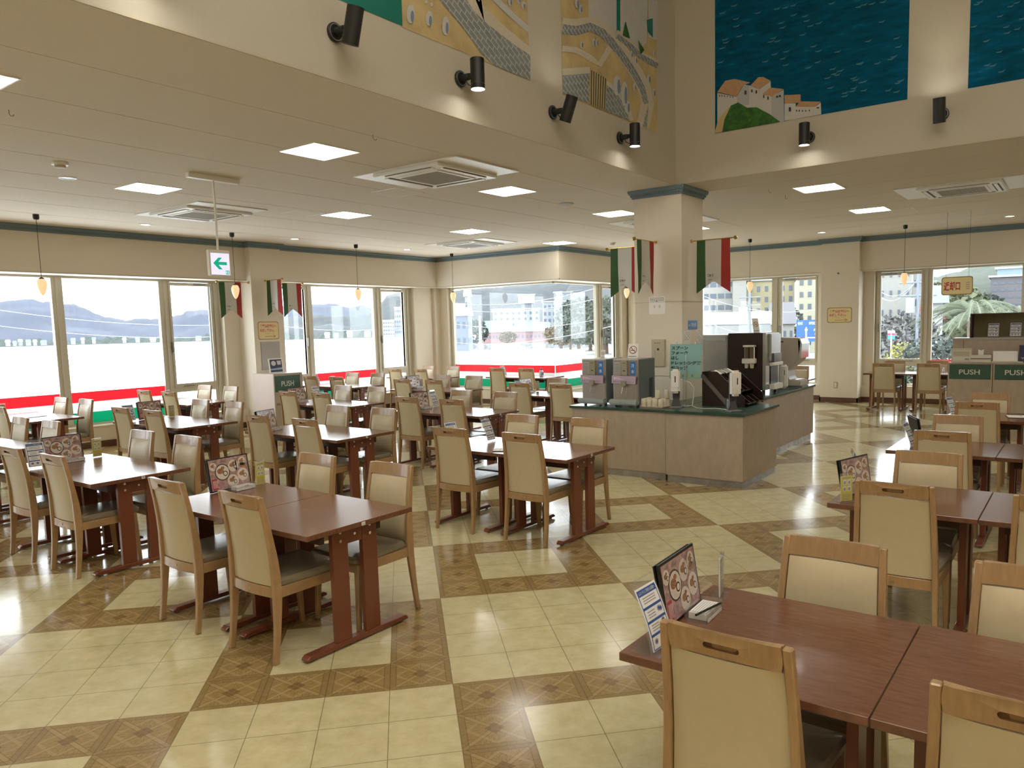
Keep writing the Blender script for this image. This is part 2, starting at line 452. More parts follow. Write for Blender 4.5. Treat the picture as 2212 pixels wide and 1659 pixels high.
# baseboards
def strip(name, pts, h=.10, t=.012, m=BASEB, z0=0):
    q = MB()
    for (x0, y0), (x1, y1) in zip(pts, pts[1:]):
        q.box(min(x0, x1) - t, min(y0, y1) - t, z0, max(x0, x1) + t, max(y0, y1) + t, z0 + h)
    return struct(q.build(name, m))
strip('baseboard_left', [(-3.2, 12.70), (8.3, 12.70), (8.3, 12.40), (8.95, 12.40), (8.95, 12.70), (13.5, 12.70)])
strip('baseboard_bay', [(13.5, 12.7), (13.5, 9.2), (16.88, 9.2)])
strip('baseboard_right', [(16.88, 9.2), (16.88, 4.62), (16.55, 4.62), (16.55, 3.87), (16.88, 3.87), (16.88, -4.2)])
strip('baseboard_column', [(8.65, 4.72), (8.65, 4.07), (9.27, 4.07)])
strip('trim_1', [(-3.2, 12.55), (8.3, 12.55)], .022, .008, FRAME, HEAD); strip('trim_2', [(8.95, 12.55), (13.32, 12.55), (13.32, 9.05), (16.7, 9.05)], .022, .008, FRAME, HEAD)
strip('trim_3', [(16.7, 9.05), (16.7, 4.62)], .022, .008, FRAME, HEAD); strip('trim_4', [(16.7, 3.87), (16.7, -4.2)], .022, .008, FRAME, HEAD)
strip('trim_5', [(2.9, 12.70), (8.0, 12.70)], .02, .02, FRAME, SILL - .02); strip('trim_6', [(9.0, 12.70), (13.5, 12.70), (13.5, 9.2), (16.5, 9.2)], .02, .02, FRAME, SILL - .02)
# shadow-gap bead under the high walls
q = MB(); q.box(-3.2, 4.118, ZC, 8.62, 4.13, ZC + .012); q.box(8.608, -4.2, ZC, 8.62, 4.118, ZC + .012)
struct(q.build('trim_bead', mat('bead_paint', (.5, .43, .32), .7)))

# ---------------------------------------------------------------- windows
FILMR = mat('red_window_film', (.80, .085, .12), .35, spec=.4)
FILMG = mat('green_window_film', (.015, .42, .27), .35, spec=.4)
def film(m):   # lets daylight through a little, like printed film
    nt = m.node_tree; b = nt.nodes['Principled BSDF']; c = tuple(b.inputs['Base Color'].default_value)
    tr = nt.nodes.new('ShaderNodeBsdfTranslucent'); tr.inputs[0].default_value = c
    mx = nt.nodes.new('ShaderNodeMixShader'); mx.inputs[0].default_value = .6
    out = nt.nodes['Material Output']; nt.links.new(b.outputs[0], mx.inputs[1]); nt.links.new(tr.outputs[0], mx.inputs[2]); nt.links.new(mx.outputs[0], out.inputs[0])
film(FILMR); film(FILMG)
WFILM = mat('white_window_film', (.75, .76, .74), .4); film(WFILM)
nwin = [0]
def window(axis, p, a0, a1, segs, stripes=True, open_end=None):
    nwin[0] += 1
    root = empty('window_%d' % nwin[0]); root['kind'] = 'structure'
    q = MB(); g = MB(); s = MB(); r = MB(); h = MB(); st = MB()
    z0, z1 = SILL, HEAD
    run(q, axis, p, a0, a1, -.04, .06, z0, z0 + .03); run(q, axis, p, a0, a1, -.04, .06, z1 - .035, z1)
    edges = sorted([x for sg in segs for x in (sg[1], sg[2])])
    cuts = [a0] + edges + [a1]
    for i in range(0, len(cuts), 2):
        lo, hi = cuts[i], cuts[i + 1]
        if hi - lo > .02:
            run(q, axis, p, lo, hi, -.03, .05, z0 + .03, z1 - .035)
            if hi - lo > .1: run(q, axis, p, (lo + hi) / 2 - .02, (lo + hi) / 2 + .02, -.055, -.03, z0 + .03, z1 - .035)
    for kind, lo, hi in segs:
        if kind == 'F':
            run(g, axis, p, lo, hi, .0, .008, z0 + .03, z1 - .035)
            if stripes:
                run(r, axis, p, lo + .002, hi - .002, -.003, -.001, .71, .875, 0)
                run(r, axis, p, lo + .002, hi - .002, -.003, -.001, z0 + .03, .545, 1)
                run(r, axis, p, lo + .002, hi - .002, -.003, -.001, .545, .71, 2)
        else:
            run(g, axis, p, lo, hi, -.01, -.002, .89, 2.60)
            run(g, axis, p, lo, hi, .0, .008, z0 + .03, .74)
            run(q, axis, p, lo, hi, -.03, .05, .74, .82)
            for b in ((lo - .035, lo, .82, 2.655), (hi, hi + .035, .82, 2.655), (lo, hi, .82, .89), (lo, hi, 2.60, 2.655)):
                run(s, axis, p, b[0], b[1], -.045, .02, b[2], b[3])
            run(h, axis, p, lo + .12, lo + .32, -.058, -.045, .835, .85); run(h, axis, p, (lo + hi) / 2, (lo + hi) / 2 + .1, -.062, -.045, .83, .845)
            run(h, axis, p, hi - .3, hi - .08, -.06, -.045, 2.62, 2.645)
            hs = lo - .05 if axis == 'Y' else hi + .02
            if kind == 'D': hs = hi + .01
            run(h, axis, p, hs, hs + .03, -.075, -.045, 1.45, 1.62)
    q.build('window_frame', FRAME, root); g.build('window_glass', GLASS, root)
    if len(s.b.verts): s.build('window_sash', FRAME, root); h.build('window_handle', mat('window_hardware', (.3, .3, .28), .35, metal=.6), root)
    else: s.b.free(); h.b.free()
    if stripes and len(r.b.verts): r.build('window_stripe_film', [FILMR, FILMG, WFILM], root)
    else: r.b.free()
    st.b.free()
    return root
window('Y', 13, -2.6, 2.2, [('F', -2.5, -.9), ('F', -.74, .8), ('C', 1.1, 1.85)])
window('Y', 13, 2.9, 7.99, [('D', 2.99, 3.45), ('F', 3.62, 5.215), ('F', 5.375, 6.89), ('C', 7.09, 7.82)])
window('Y', 13, 9.0, 12.87, [('D', 9.12, 9.87), ('F', 10.06, 11.72), ('C', 11.95, 12.63)])
window('X', 13.75, 9.5, 12.5, [('F', 9.505, 12.41)])
window('Y', 9.5, 13.75, 16.46, [('F', 13.76, 15.47), ('C', 15.72, 16.33)])
window('X', 17.1, 4.79, 8.4, [('C', 4.88, 5.62), ('F', 5.84, 7.5), ('D', 7.7, 8.3)])
window('X', 17.1, 1.0, 3.66, [('F', 1.09, 2.6), ('D', 2.80, 3.56)])

# ---------------------------------------------------------------- chair and table models
def back_x(z):      # rear line of the chair back (local x, chair faces +x)
    P = [(0, -.252), (.12, -.236), (.25, -.222), (.40, -.214), (.55, -.220), (.70, -.236), (.90, -.272)]
    for (a, xa), (b, xb) in zip(P, P[1:]):
        if z <= b: return xa + (xb - xa) * (z - a) / (b - a)
    return P[-1][1]
def half_w(z): return .216 - .028 * (z / .9) ** 1.3
def chair_model():
    root = empty('dining_chair')
    TW = .026
    for sy in (-1, 1):
        q = MB(); rings = []
        for z in [0, .1, .2, .3, .38, .46, .55, .65, .75, .85, .898]:
            d = .030 + .022 * math.exp(-((z - .42) / .22) ** 2); x = back_x(z); w = half_w(z)
            rings.append([Vector((x - d * .45, sy * w, z)), Vector((x + d * .55, sy * w, z)), Vector((x + d * .55, sy * (w - TW), z)), Vector((x - d * .45, sy * (w - TW), z))])
        q.loft(rings); q.build('leg', WOOD, root, .004, True, 1)
        q = MB(); rings = []
        for z, d in ((0, .026), (.2, .032), (.40, .040)):
            x = .215 - .018 * (z / .4) + .008; w = .202 - .004 * z
            rings.append([Vector((x - d, sy * w, z)), Vector((x, sy * w, z)), Vector((x, sy * (w - d), z)), Vector((x - d, sy * (w - d), z))])
        q.loft(rings); q.build('leg', WOOD, root, .004, True, 1)
    def bow(y, w): return -.016 * (1 - (y / w) ** 2)
    def slab(z0, z1, xoff, th, inset, nz=3, ny=8, puff=0.0, puffdir=1):
        rows = []
        for k in range(nz + 1):
            z = z0 + (z1 - z0) * k / nz; w = half_w(z) - TW - inset; row = []
            for j in range(ny + 1):
                y = -w + 2 * w * j / ny
                e = min(1, min(j, ny - j) / 1.0) * min(1, min(k, nz - k) / 1.0)
                row.append(Vector((back_x(z) + xoff + bow(y, w) + (puff * e * puffdir), y, z)))
            rows.append(row)
        return rows
    # top rail: front skin plus a rear layer with the finger slot
    q = MB(); q.grid(slab(.828, .900, .0, 0, 0, 2), 0, (.014, 0, 0))
    zc = .866; n = 28
    w0 = half_w(zc) - TW; hz = .036
    inner = []; outer = []
    for i in range(n):
        t = 2 * math.pi * (i + .5) / n; c, s_ = math.cos(t), math.sin(t)
        sl = .042; rr = .0095
        cx = sl if c > 0 else -sl
        k = 1.0
        inner.append((cx + rr * c, rr * s_))
    # order by angle around the stadium and match to a rectangle
    for (a, b) in inner:
        if abs(b) < .0040: outer.append((w0 if a > 0 else -w0, b * 4.2))
        else:
            f = a / (.0515); outer.append((w0 * (abs(f) ** .9) * (1 if f > 0 else -1), hz if b > 0 else -hz))
    def P(a, b, dx):
        z = zc - .002 + b; ww = half_w(z) - TW; a = max(-ww, min(ww, a)); return Vector((back_x(z) + dx + bow(a, ww), a, z))
    Ri = [q.b.verts.new(P(a, b, -.012)) for a, b in inner]; Ro = [q.b.verts.new(P(a, b, -.012)) for a, b in outer]
    Rb = [q.b.verts.new(P(a, b, -.0005)) for a, b in inner]; Rs = [q.b.verts.new(P(a, b, .0)) for a, b in outer]
    for i in range(n):
        j = (i + 1) % n
        q.face([Ri[i], Ri[j], Ro[j], Ro[i]]); q.face([Ri[j], Ri[i], Rb[i], Rb[j]], 1); q.face([Ro[i], Ro[j], Rs[j], Rs[i]])
    q.face(Rb, 1)
    q.build('top_rail', [WOOD, mat('slot_wood_shade', (.20, .10, .04), .6)], root, 0, True)
    q = MB(); q.grid(slab(.350, .405, -.012, 0, 0, 2), 0, (.024, 0, 0))
    r = q.build('bottom_rail', WOOD, root, .002, True, 1)
    q = MB(); q.cyl((back_x(.378) - .031, 0, .378), (back_x(.378) - .026, 0, .378), .007, n=10); q.build('screw', mat('brass_screw', (.5, .4, .22), .3, metal=.8), r)
    q = MB(); q.grid(slab(.409, .824, -.004, 0, .003, 8), 0, (.010, 0, 0)); q.build('back_panel', VINYL, root, 0, True)
    q = MB(); q.grid(slab(.430, .822, .012, 0, .004, 8, 8, .020), 0, (-.004, 0, 0)); q.build('back_cushion', VINYL, root, 0, True)
    # seat rails and cushion
    q = MB()
    q.box(.185, -.172, .345, .207, .172, .402); q.box(-.20, .176, .345, .18, .200, .402); q.box(-.20, -.200, .345, .18, -.176, .402)
    q.build('seat_rail', WOOD, root, .002, False, 1)
    q = MB(); rings = []
    def sq(h, x0, x1, wf, wr, r):
        pts = []
        for (cx, cy, a0) in ((x1 - r, wf - r, 0), (x0 + r, wr - r, 90), (x0 + r, -wr + r, 180), (x1 - r, -wf + r, 270)):
            for k in range(4):
                t = math.radians(a0 + k * 30); pts.append(Vector((cx + r * math.cos(t), cy + r * math.sin(t), h)))
        return pts
    q.loft([sq(.403, -.185, .222, .202, .185, .02), sq(.410, -.188, .228, .207, .188, .02), sq(.430, -.188, .229, .207, .188, .02), sq(.444, -.180, .218, .196, .178, .03), sq(.450, -.13, .16, .14, .13, .04)])
    q.build('seat', SEATM, root, 0, True)
    return root
def table_model():
    """one 0.75 x 0.75 m table, centre at origin"""
    root = empty('square_table'); h = .374
    q = MB(); q.box(-h, -h, .672, h, h, .700); q.build('tabletop', TOPM, root, .002, False, 1)
    for sx in (-1, 1):
        q = MB(); q.box(sx * .20 - .014, -.27, .60, sx * .20 + .014, .27, .672)
        q.build('apron_beam', mat('dark_apron', (.06, .022, .014), .5), root)
    for sy in (-1, 1):
        y = sy * .285
        for sx in (-1, 1):
            q = MB(); x = sx * .105
            q.box(x - .052, y - .017, .036, x + .052, y + .017, .672); leg = q.build('leg', LEGM, root, .002, False, 1)
            for z in (.60, .648): q = MB(); q.cyl((x, y + sy * .017, z), (x, y + sy * .020, z), .009, n=12); q.build('bolt', CHROME, leg)
        q = MB(); q.box(-.053, y - .012, .575, .053, y + .012, .66)
        c = q.build('crossbar', LEGM, root)
        q = MB(); q.cyl((0, y + sy * .012, .62), (0, y + sy * .0145, .62), .008, n=12); q.build('bolt', CHROME, c)
        q = MB()
        w = .027
        q.loft([[Vector((x, y + a * w, z)) for a, z in ((-1, .012), (1, .012), (1, zt), (-1, zt))] for x, zt in ((-.365, .026), (-.345, .040), (.345, .040), (.365, .026))])
        f = q.build('foot', LEGM, root, .003, False, 1)
        for x in (-.33, .33): q = MB(); q.cyl((x, y, 0), (x, y, .013), .013, n=10); q.build('glide', GREY, f)
    return root
CH0 = chair_model(); TB0 = table_model()
def freeze(o):
    TREE[o.name] = kids(o)
    for c in TREE[o.name]: freeze(c)
freeze(CH0); freeze(TB0)
used = {'c': False, 't': False}
def put(proto, key, x, y, rz, label, cat, group):
    if not used[key]: o = proto; used[key] = True
    else: o = copy_tree(proto)
    o.location = (x, y, 0); o.rotation_euler = (0, 0, rz)
    return tag(o, label, cat, group)
# blocks: x0, y0 (near corner of the pair), phrase, chairs, seam gap, tag text
CHAIRG = 'beige dining chairs'
TABG = 'cherry brown square tables'
BLK = {
 'T1': (2.37, 3.20, 'first table pair of aisle row'), 'T2': (4.84, 3.26, 'second table pair of aisle row'),
 'B1': (2.44, 5.72, 'first pair of second row'), 'B2': (4.70, 5.80, 'second pair of second row'), 'B3': (6.80, 5.78, 'third pair of second row'), 'B4': (9.20, 5.85, 'fourth pair of second row'),
 'C1': (2.40, 8.22, 'first pair of third row'), 'C2': (4.48, 8.25, 'second pair of third row'), 'C3': (6.83, 8.25, 'third pair of third row'), 'C4': (9.26, 8.42, 'fourth pair of third row'),
 'D1': (3.84, 10.76, 'first pair of window row'), 'D2': (6.08, 10.85, 'second pair of window row'), 'D3': (9.32, 10.95, 'third pair of window row'), 'D4': (11.66, 11.10, 'fourth pair of window row'),
 'E1': (12.4, 8.86, 'pair by the corner glass'), 'RB': (13.15, 3.95, 'pair behind the coffee machine'), 'RW': (15.30, 1.98, 'pair by the far street window'),
 'R1': (2.03, -.32, 'first pair before the waste cabinets'), 'R2': (4.40, -.32, 'second pair before the waste cabinets'), 'R3': (6.42, -.22, 'third pair before the waste cabinets'), 'R4': (8.68, -.30, 'fourth pair before the waste cabinets'),
}
TAGS = {'T1': 'C3', 'B1': 'D3'}
SIDE = {'n': 'back toward the entrance', 'f': 'facing the entrance'}
CHK = dict(T1='nNfF', T2='nNfF', B1='nNfF', B2='nNfF', B3='nNfF', B4='nNfF', C1='fF', C2='nNfF', C3='nNfF', C4='nNfF', D1='nNfF', D2='nNfF', D3='nNfF', D4='nNfF', E1='nN', RB='fF', RW='nNfF', R1='nNfF', R2='nNfF', R3='nNfF', R4='nNfF')
JIT = random.Random(3)
CPOS = {('T1', 'n'): (2.545, 3.612), ('T1', 'N'): (2.545, 4.362), ('T1', 'f'): (3.045, 3.56), ('T1', 'F'): (3.045, 4.29),
 ('R1', 'n'): (2.165, .075), ('R1', 'N'): (2.165, .768), ('R1', 'f'): (2.68, .10), ('R1', 'F'): (2.68, .768), ('R2', 'n'): (4.425, .085), ('R2', 'N'): (4.425, .777), ('R2', 'f'): (4.95, .08), ('R2', 'F'): (4.95, .785),
 ('R3', 'n'): (6.50, .15), ('R3', 'N'): (6.50, .857), ('R3', 'f'): (7.02, .15), ('R3', 'F'): (7.02, .89), ('R4', 'n'): (8.75, .12), ('R4', 'N'): (8.75, .875), ('R4', 'f'): (9.27, .10), ('R4', 'F'): (9.27, .86)}
for key, (x0, y0, ph) in BLK.items():
    right = key[0] == 'R'
    for half in (0, 1):
        cy = y0 + .375 + .752 * half
        t = put(TB0, 't', x0 + .375, cy, 0, 'cherry brown table, %s half of the %s' % ('menu' if half else 'bare', ph), 'table', TABG)
        if not half:
            q = MB(); q.box(-.012, -.378, .677, .012, -.3741, .695, 0)
            if key == 'T1': q.text('C3', (-.009, -.3786, .680), (1, 0, 0), (0, 0, 1), w=.018, h=.012, m=1)
            else: q.rect((-.008, -.3786, .684), (1, 0, 0), (0, 0, 1), .004, .007, 1); q.rect((-.001, -.3786, .684), (1, 0, 0), (0, 0, 1), .008, .007, 1)
            q.build('number_tag', [WHITE, INK], t)
    for code in CHK[key]:
        near = code in 'nN'; half = 1 if code in 'NF' else 0
        cy = y0 + .375 + .752 * half
        dx = {'R2': .14}.get(key, 0) if near else 0
        x = (x0 + .185 - dx) if near else (x0 + .75 - .065 + (.06 if key == 'R1' else 0))
        if (key, code) in CPOS: x, cy = CPOS[key, code]
        put(CH0, 'c', x + JIT.uniform(-.006, .006), cy + JIT.uniform(-.008, .008), (0 if near else math.pi) + JIT.uniform(-.012, .012),
            'beige padded chair %s, %s end, %s' % ('back to camera' if near else 'facing camera', 'menu' if half else 'bare', ph), 'chair', CHAIRG)

# ---------------------------------------------------------------- things on the tables
PG = mat('menu_page_pink', (.40, .26, .25), .3, noise=(38, .55), coat=.5)
DISH = mat('menu_dish_white', (.66, .60, .55), .3, coat=.5)
DARKD = mat('menu_dish_dark', (.06, .035, .03), .3, coat=.5)
FOOD = mat('menu_food_brown', (.33, .17, .08), .4, noise=(160, .6))
MRED = mat('menu_red_patch', (.42, .05, .07), .35)
MPUR = mat('menu_mauve_patch', (.38, .20, .26), .35)
def menu_model():
    """landscape menu folder standing in a clear tray, faces -y, centre of foot at origin"""
    root = empty('menu_board')
    T = Matrix.Rotation(math.radians(-9), 4, 'X')
    q = MB(); q.box(-.155, 0, .004, .155, .010, .225, 0, T); q.box(-.155, .012, .004, .155, .018, .223, 0, T @ Matrix.Rotation(math.radians(-1.5), 4, 'X'))
    q.build('folder_cover', BLACK, root, .001)
    q = MB(); u = Vector((1, 0, 0)); v = (T @ Vector((0, 0, 1))) - (T @ Vector((0, 0, 0)))
    def at(x, z, k=0): return T @ Vector((x, -.0012 - k * .0006, z))
    q.poly([at(-.145, .014), at(.145, .014), at(.145, .217), at(-.145, .217)], 0)
    for x, z, r, k in ((-.052, .128, .056, 0), (.034, .158, .040, 1), (.098, .090, .042, 1), (.018, .060, .042, 1), (-.115, .172, .027, 1), (.105, .178, .030, 1)):
        if k == 0: q.disc(at(x, z, 1), u, v, r, m=2); q.disc(at(x, z, 2), u, v, r * .88, m=1)
        else: q.disc(at(x, z, 1), u, v, r, m=1)
        q.disc(at(x - r * .25, z + r * .15, 3), u, v, r * .45, r * .34, m=3); q.disc(at(x + r * .35, z - r * .2, 3), u, v, r * .32, m=2); q.disc(at(x + r * .35, z - r * .2, 4), u, v, r * .22, m=1)
        q.disc(at(x + .1 * r, z + r * .5, 3), u, v, r * .25, r * .18, m=3)
    q.rect(at(-.140, .02, 1), u, v, .042, .072, 4); q.rect(at(-.088, .02, 1), u, v, .02, .05, 5); q.rect(at(.05, .12, 1), u, v, .012, .07, 5); q.rect(at(.085, .14, 1), u, v, .045, .03, 3)
    for k in range(4): q.rect(at(-.132 + .009 * k, .03, 2), u, v, .004, .05, 1)
    q.build('menu_page', [PG, DISH, DARKD, FOOD, MRED, MPUR], root)
    q = MB()   # clear tray with slips in front
    for b in ((-.04, -.092, 0, .125, -.010, .003), (-.04, -.092, 0, .125, -.089, .040), (-.04, -.013, 0, .125, -.010, .040), (-.04, -.092, 0, -.037, -.010, .040), (.122, -.092, 0, .125, -.010, .040)): q.box(*b)
    q.build('clear_tray', ACRYL, root)
    q = MB(); q.box(-.02, -.086, .004, .118, -.018, .026, 0); 
    for k in range(7): q.rect((-.012, -.080 + .0085 * k, .0265), (1, 0, 0), (0, 1, 0), .12, .0022, 1)
    q.build('paper_slip', [WHITE, mat('grey_print', (.35, .35, .36), .6)], root)
    q = MB(); q.rect((.03, -.0925, .022), (1, 0, 0), (0, 0, 1), .034, .014, 0); q.text('料理', (.033, -.0931, .024), (1, 0, 0), (0, 0, 1), w=.028, h=.010, m=1)
    q.rect((-.03, -.0925, .003), (1, 0, 0), (0, 0, 1), .14, .013, 0); q.text('アンケート・アイデア', (-.025, -.0931, .005), (1, 0, 0), (0, 0, 1), w=.13, h=.008, m=1)
    q.build('tray_label', [WHITE, INK], root)
    return root
def notice_model():
    """portrait notice in a curved clear stand, faces -y"""
    root = empty('table_notice')
    def prof(t):   # 0 foot .. 1 top, sweeps back in a curve
        return Vector((0, .012 + .075 * t ** 1.35, .004 + .222 * (t - .06 * t * t)))
    q = MB(); rows = [[prof(k / 8) + Vector((x, 0, 0)) for x in (-.062, .062)] for k in range(9)]
    q.grid(rows, 0, (0, .004, .001)); q.box(-.062, -.012, 0, .062, .085, .003)
    q.build('clear_stand', ACRYL, root, 0)
    q = MB()
    def P(x, t, k=0): return prof(t) + Vector((x, -.002 - k * .0006, .0005))
    def band(x0, x1, t0, t1, m, k=0, n=6): q.grid([[P(x0, t0 + (t1 - t0) * i / n, k), P(x1, t0 + (t1 - t0) * i / n, k)] for i in range(n + 1)], m)
    band(-.055, .055, .03, .90, 0)
    for x0, x1, t0, t1 in ((-.049, -.046, .05, .86), (.046, .049, .05, .86), (-.049, .049, .78, .87), (-.046, .046, .59, .625), (-.046, .046, .40, .435), (-.046, .046, .22, .255), (-.049, .049, .04, .055)): band(x0, x1, t0, t1, 1, 1)
    for t0 in (.735, .70, .665, .54, .50, .465, .355, .32, .285):
        band(-.034, .030 if t0 > .6 else .004, t0, t0 + .016, 2, 1, 1)
    for c, t in ((.025, .50), (.033, .49), (.028, .33), (-.03, .12), (.0, .12), (.028, .12)):
        d = prof(t + .02) - prof(t); d.normalize(); q.disc(P(c, t + .03, 2), (1, 0, 0), d, .009, m=2); q.disc(P(c, t + .03, 3), (1, 0, 0), d, .005, m=1)
    d = (prof(.86) - prof(.79)).normalized()
    q.text('レストランご利用のお客様へ', P(-.043, .802, 2), (1, 0, 0), d, w=.086, h=.011, m=0)
    q.build('printed_sheet', [WHITE, BLUE, mat('grey_print', (.35, .35, .36), .6)], root)
    return root
def card_model(grey=False):
    """small yellow card in a clear upright holder, faces -y"""
    root = empty('table_card')
    q = MB(); q.box(-.042, .0, 0, .042, .003, .165); q.box(-.042, .008, 0, .042, .010, .165); q.box(-.045, -.02, 0, .045, .035, .003)
    q.build('clear_holder', ACRYL, root)
    q = MB(); a = WHITE if grey else YEL
    q.box(-.038, .0035, .006, .038, .0075, .150, 0)
    def rc(x, z, w, h, m, k=1): q.rect((x, .0035 - .0006 * k, z), (1, 0, 0), (0, 0, 1), w, h, m)
    for (x, z) in ((-.026, .10), (.004, .10), (-.026, .062), (.004, .062)): rc(x, z, .024, .030, 1); rc(x + .005, z + .004, .014, .018, 2, 2)
    for k in range(4): rc(-.028, .014 + .009 * k, .056, .003, 2)
    rc(-.026, .137, .052, .006, 2)
    q.build('card_sheet', [a, WHITE, mat('grey_print', (.35, .35, .36), .6)], root)
    return root
MENU0 = menu_model(); NOT0 = notice_model(); NOT0.scale = (1.2, 1.05, 1.03); CARD0 = card_model(); CARD1 = card_model(True)
for o in (MENU0, NOT0, CARD0, CARD1): freeze(o)
fresh = {}
def put2(proto, loc, rz, label, cat, group):
    o = proto if proto.name not in fresh else copy_tree(proto)
    fresh[proto.name] = 1
    o.location = loc; o.rotation_euler = (0, 0, rz); return tag(o, label, cat, group)
Z7 = .7004
def ph(k): return BLK[k][2]
for k, x, y, r in (('T1', 2.86, 4.63, .05), ('B1', 2.80, 6.98, .06), ('B2', 4.86, 7.10, .35), ('B3', 7.14, 7.08, -.05), ('B4', 9.60, 7.18, 0), ('C2', 4.86, 9.55, .05), ('C3', 7.06, 9.55, -.03),
     ('C4', 9.64, 9.70, .0), ('R1', 2.42, 1.13, .05), ('R2', 4.70, 1.08, -.28), ('R3', 6.88, 1.12, .4)):
    put2(MENU0, (x, y, Z7), r, 'dish photo menu in clear tray, on %s' % ph(k), 'menu', 'menu boards')
for k, x, y, r in (('B1', 2.55, 6.86, -.10), ('B3', 7.46, 7.10, .15), ('T2', 5.36, 4.42, .12), ('T2b', 5.02, 4.56, -.1), ('C2', 4.58, 9.5, -.05), ('C3', 7.42, 9.52, .1), ('C4', 9.38, 9.66, 0), ('D3', 9.42, 12.1, 0), ('B4', 9.33, 7.08, 0),
     ('E1', 12.75, 10.1, 0), ('R1', 2.125, 1.06, -.02), ('R3', 6.60, 1.10, -.1), ('R4', 8.86, 1.10, -.3), ('R2', 4.99, 1.10, .2)):
    w = ' (half hidden behind chair)' if k == 'T2b' else ''
    lab = 'blue-headed white notice stand, on %s' % ph(k[:2])
    if k == 'T2b': lab = 'notice mostly hidden by a chair, on %s' % ph('T2')
    put2(NOT0, (x, y, Z7), r, lab, 'sign', 'table notices')
for k, x, y, r in (('T1', 3.075, 4.62, .15), ('B1', 3.06, 6.98, .1), ('C2', 5.10, 9.5, .1), ('D3', 9.80, 12.1, 0), ('B4', 9.85, 7.15, 0), ('R2', 4.47, 1.09, -.65), ('D1', 4.12, 12.1, 0)):
    put2(CARD0, (x, y, Z7), r, 'small yellow card, on %s' % ph(k), 'sign', 'yellow table cards')
for k, x, y, r in (('C4', 9.86, 9.74, .1), ('R1', 2.68, 1.10, .25), ('D2', 6.45, 12.1, 0)):
    put2(CARD1, (x, y, Z7), r, 'small white card, on %s' % ph(k), 'sign', 'white table cards')
q = MB(); q.cyl((2.36, 1.065, .737), (2.50, 1.035, .741), .0042, n=8); q.cyl((2.50, 1.035, .741), (2.512, 1.0325, .741), .0042, .001, n=8)
tag(q.build('pen', BLACK), 'black pen lying across the slips in the clear tray', 'pen')
def flatbook(x, y, rz, label, w=.16, h=.23):
    o = empty('menu_folder', (x, y, Z7), rz)
    q = MB(); q.box(-w / 2, -h / 2, 0, w / 2, h / 2, .004); q.build('cover', BLACK, o)
    q = MB(); q.box(-w / 2 + .006, -h / 2 + .006, .0042, w / 2 - .006, h / 2 - .006, .006, 0)
    for k in range(5): q.rect((-w / 2 + .03, -h / 2 + .03 + k * .035, .0064), (1, 0, 0), (0, 1, 0), w - .06, .006, 1)
    q.build('page', [WHITE, mat('grey_print', (.35, .35, .36), .6)], o)
    tag(o, label, 'menu')
flatbook(5.02, 3.98, .5, 'flat black and white folder on %s' % ph('T2'))
flatbook(9.10, .52, .2, 'flat black folder on %s' % ph('R4'), .22, .3)
flatbook(4.25, 11.5, .2, 'flat pale folder lying on %s' % ph('D1'), .22, .3)
def pebble(x, y, label, name='salt_jar'):
    o = empty(name, (x, y, Z7)); q = MB(); q.lathe([(.018, 0), (.022, .005), (.020, .05), (.012, .062)], n=14); q.build('jar', WHITEP, o, 0, True)
    q = MB(); q.lathe([(.013, .062), (.013, .075), (.006, .08)], n=14); q.build('lid', STEEL, o, 0, True); tag(o, label, 'jar')
pebble(15.9, 2.2, 'small pale jar on the pair by the far street window')
o = empty('sanitizer_bottle', (12.95, 9.3, Z7)); q = MB(); q.box(-.05, -.03, 0, .05, .03, .12); q.build('bottle', WHITEP, o, .012, True)
q = MB(); q.cyl((0, 0, .12), (0, 0, .16), .012); q.box(-.045, -.012, .155, .012, .012, .168); q.build('pump', BLUE, o)
q = MB(); q.rect((-.04, -.0305, .02), (1, 0, 0), (0, 0, 1), .08, .06); q.build('label_sticker', BRBLUE, o)
tag(o, 'small white bottle with blue label on the pair by the corner glass', 'bottle')

# ---------------------------------------------------------------- ceiling fittings
def panel(x, y, label, high=False, s=.25):
    z = 7.0 if high else ZC
    o = empty('ceiling_light', (x, y, z)); q = MB()
    for b in ((-s - .012, -s - .012, s + .012, -s), (-s - .012, s, s + .012, s + .012), (-s - .012, -s, -s, s), (s, -s, s + .012, s)): q.box(b[0], b[1], -.006, b[2], b[3], 0)
    q.build('frame', WHITEM, o)
    q = MB(); q.box(-s, -s, -.004, s, s, -.001); q.build('diffuser', VOID_FILL if high else LIGHT, o)
    return tag(o, label, 'light', 'square ceiling lights')
PL = [(4.70, 5.83, 'above the first pair of second row'), (4.57, 8.65, 'above second pair of third row'), (7.53, 5.85, 'above the third pair of second row'), (7.43, 8.70, 'above third pair of third row'),
      (10.15, 8.72, 'above fourth pair of third row'), (12.87, 8.71, 'before the corner glass'), (10.15, 5.85, 'behind the column, window side'), (10.10, 2.86, 'above the coffee machine, street side'),
      (12.70, 2.83, 'toward the far street window'), (12.70, 5.80, 'mostly hidden behind the column'), (1.92, 5.85, 'cut by the picture edge')]
for x, y, l in PL: panel(x, y, 'square white ceiling light ' + l)
for x, y in ((1.9, 8.65), (-.9, 5.85), (-.9, 8.65), (10.1, -.1), (12.7, -.1), (15.3, -.1)): panel(x, y, 'added square ceiling light outside the view')  # panel rows carried on out of view, added for more light
for x in (-2.2, -.6, 1.0, 2.6):
    for y in (-2.8, -.8, 1.2): panel(x, y, 'added unseen fill light in the high ceiling', True, .35)  # added out of view to brighten the foreground chairs and floor
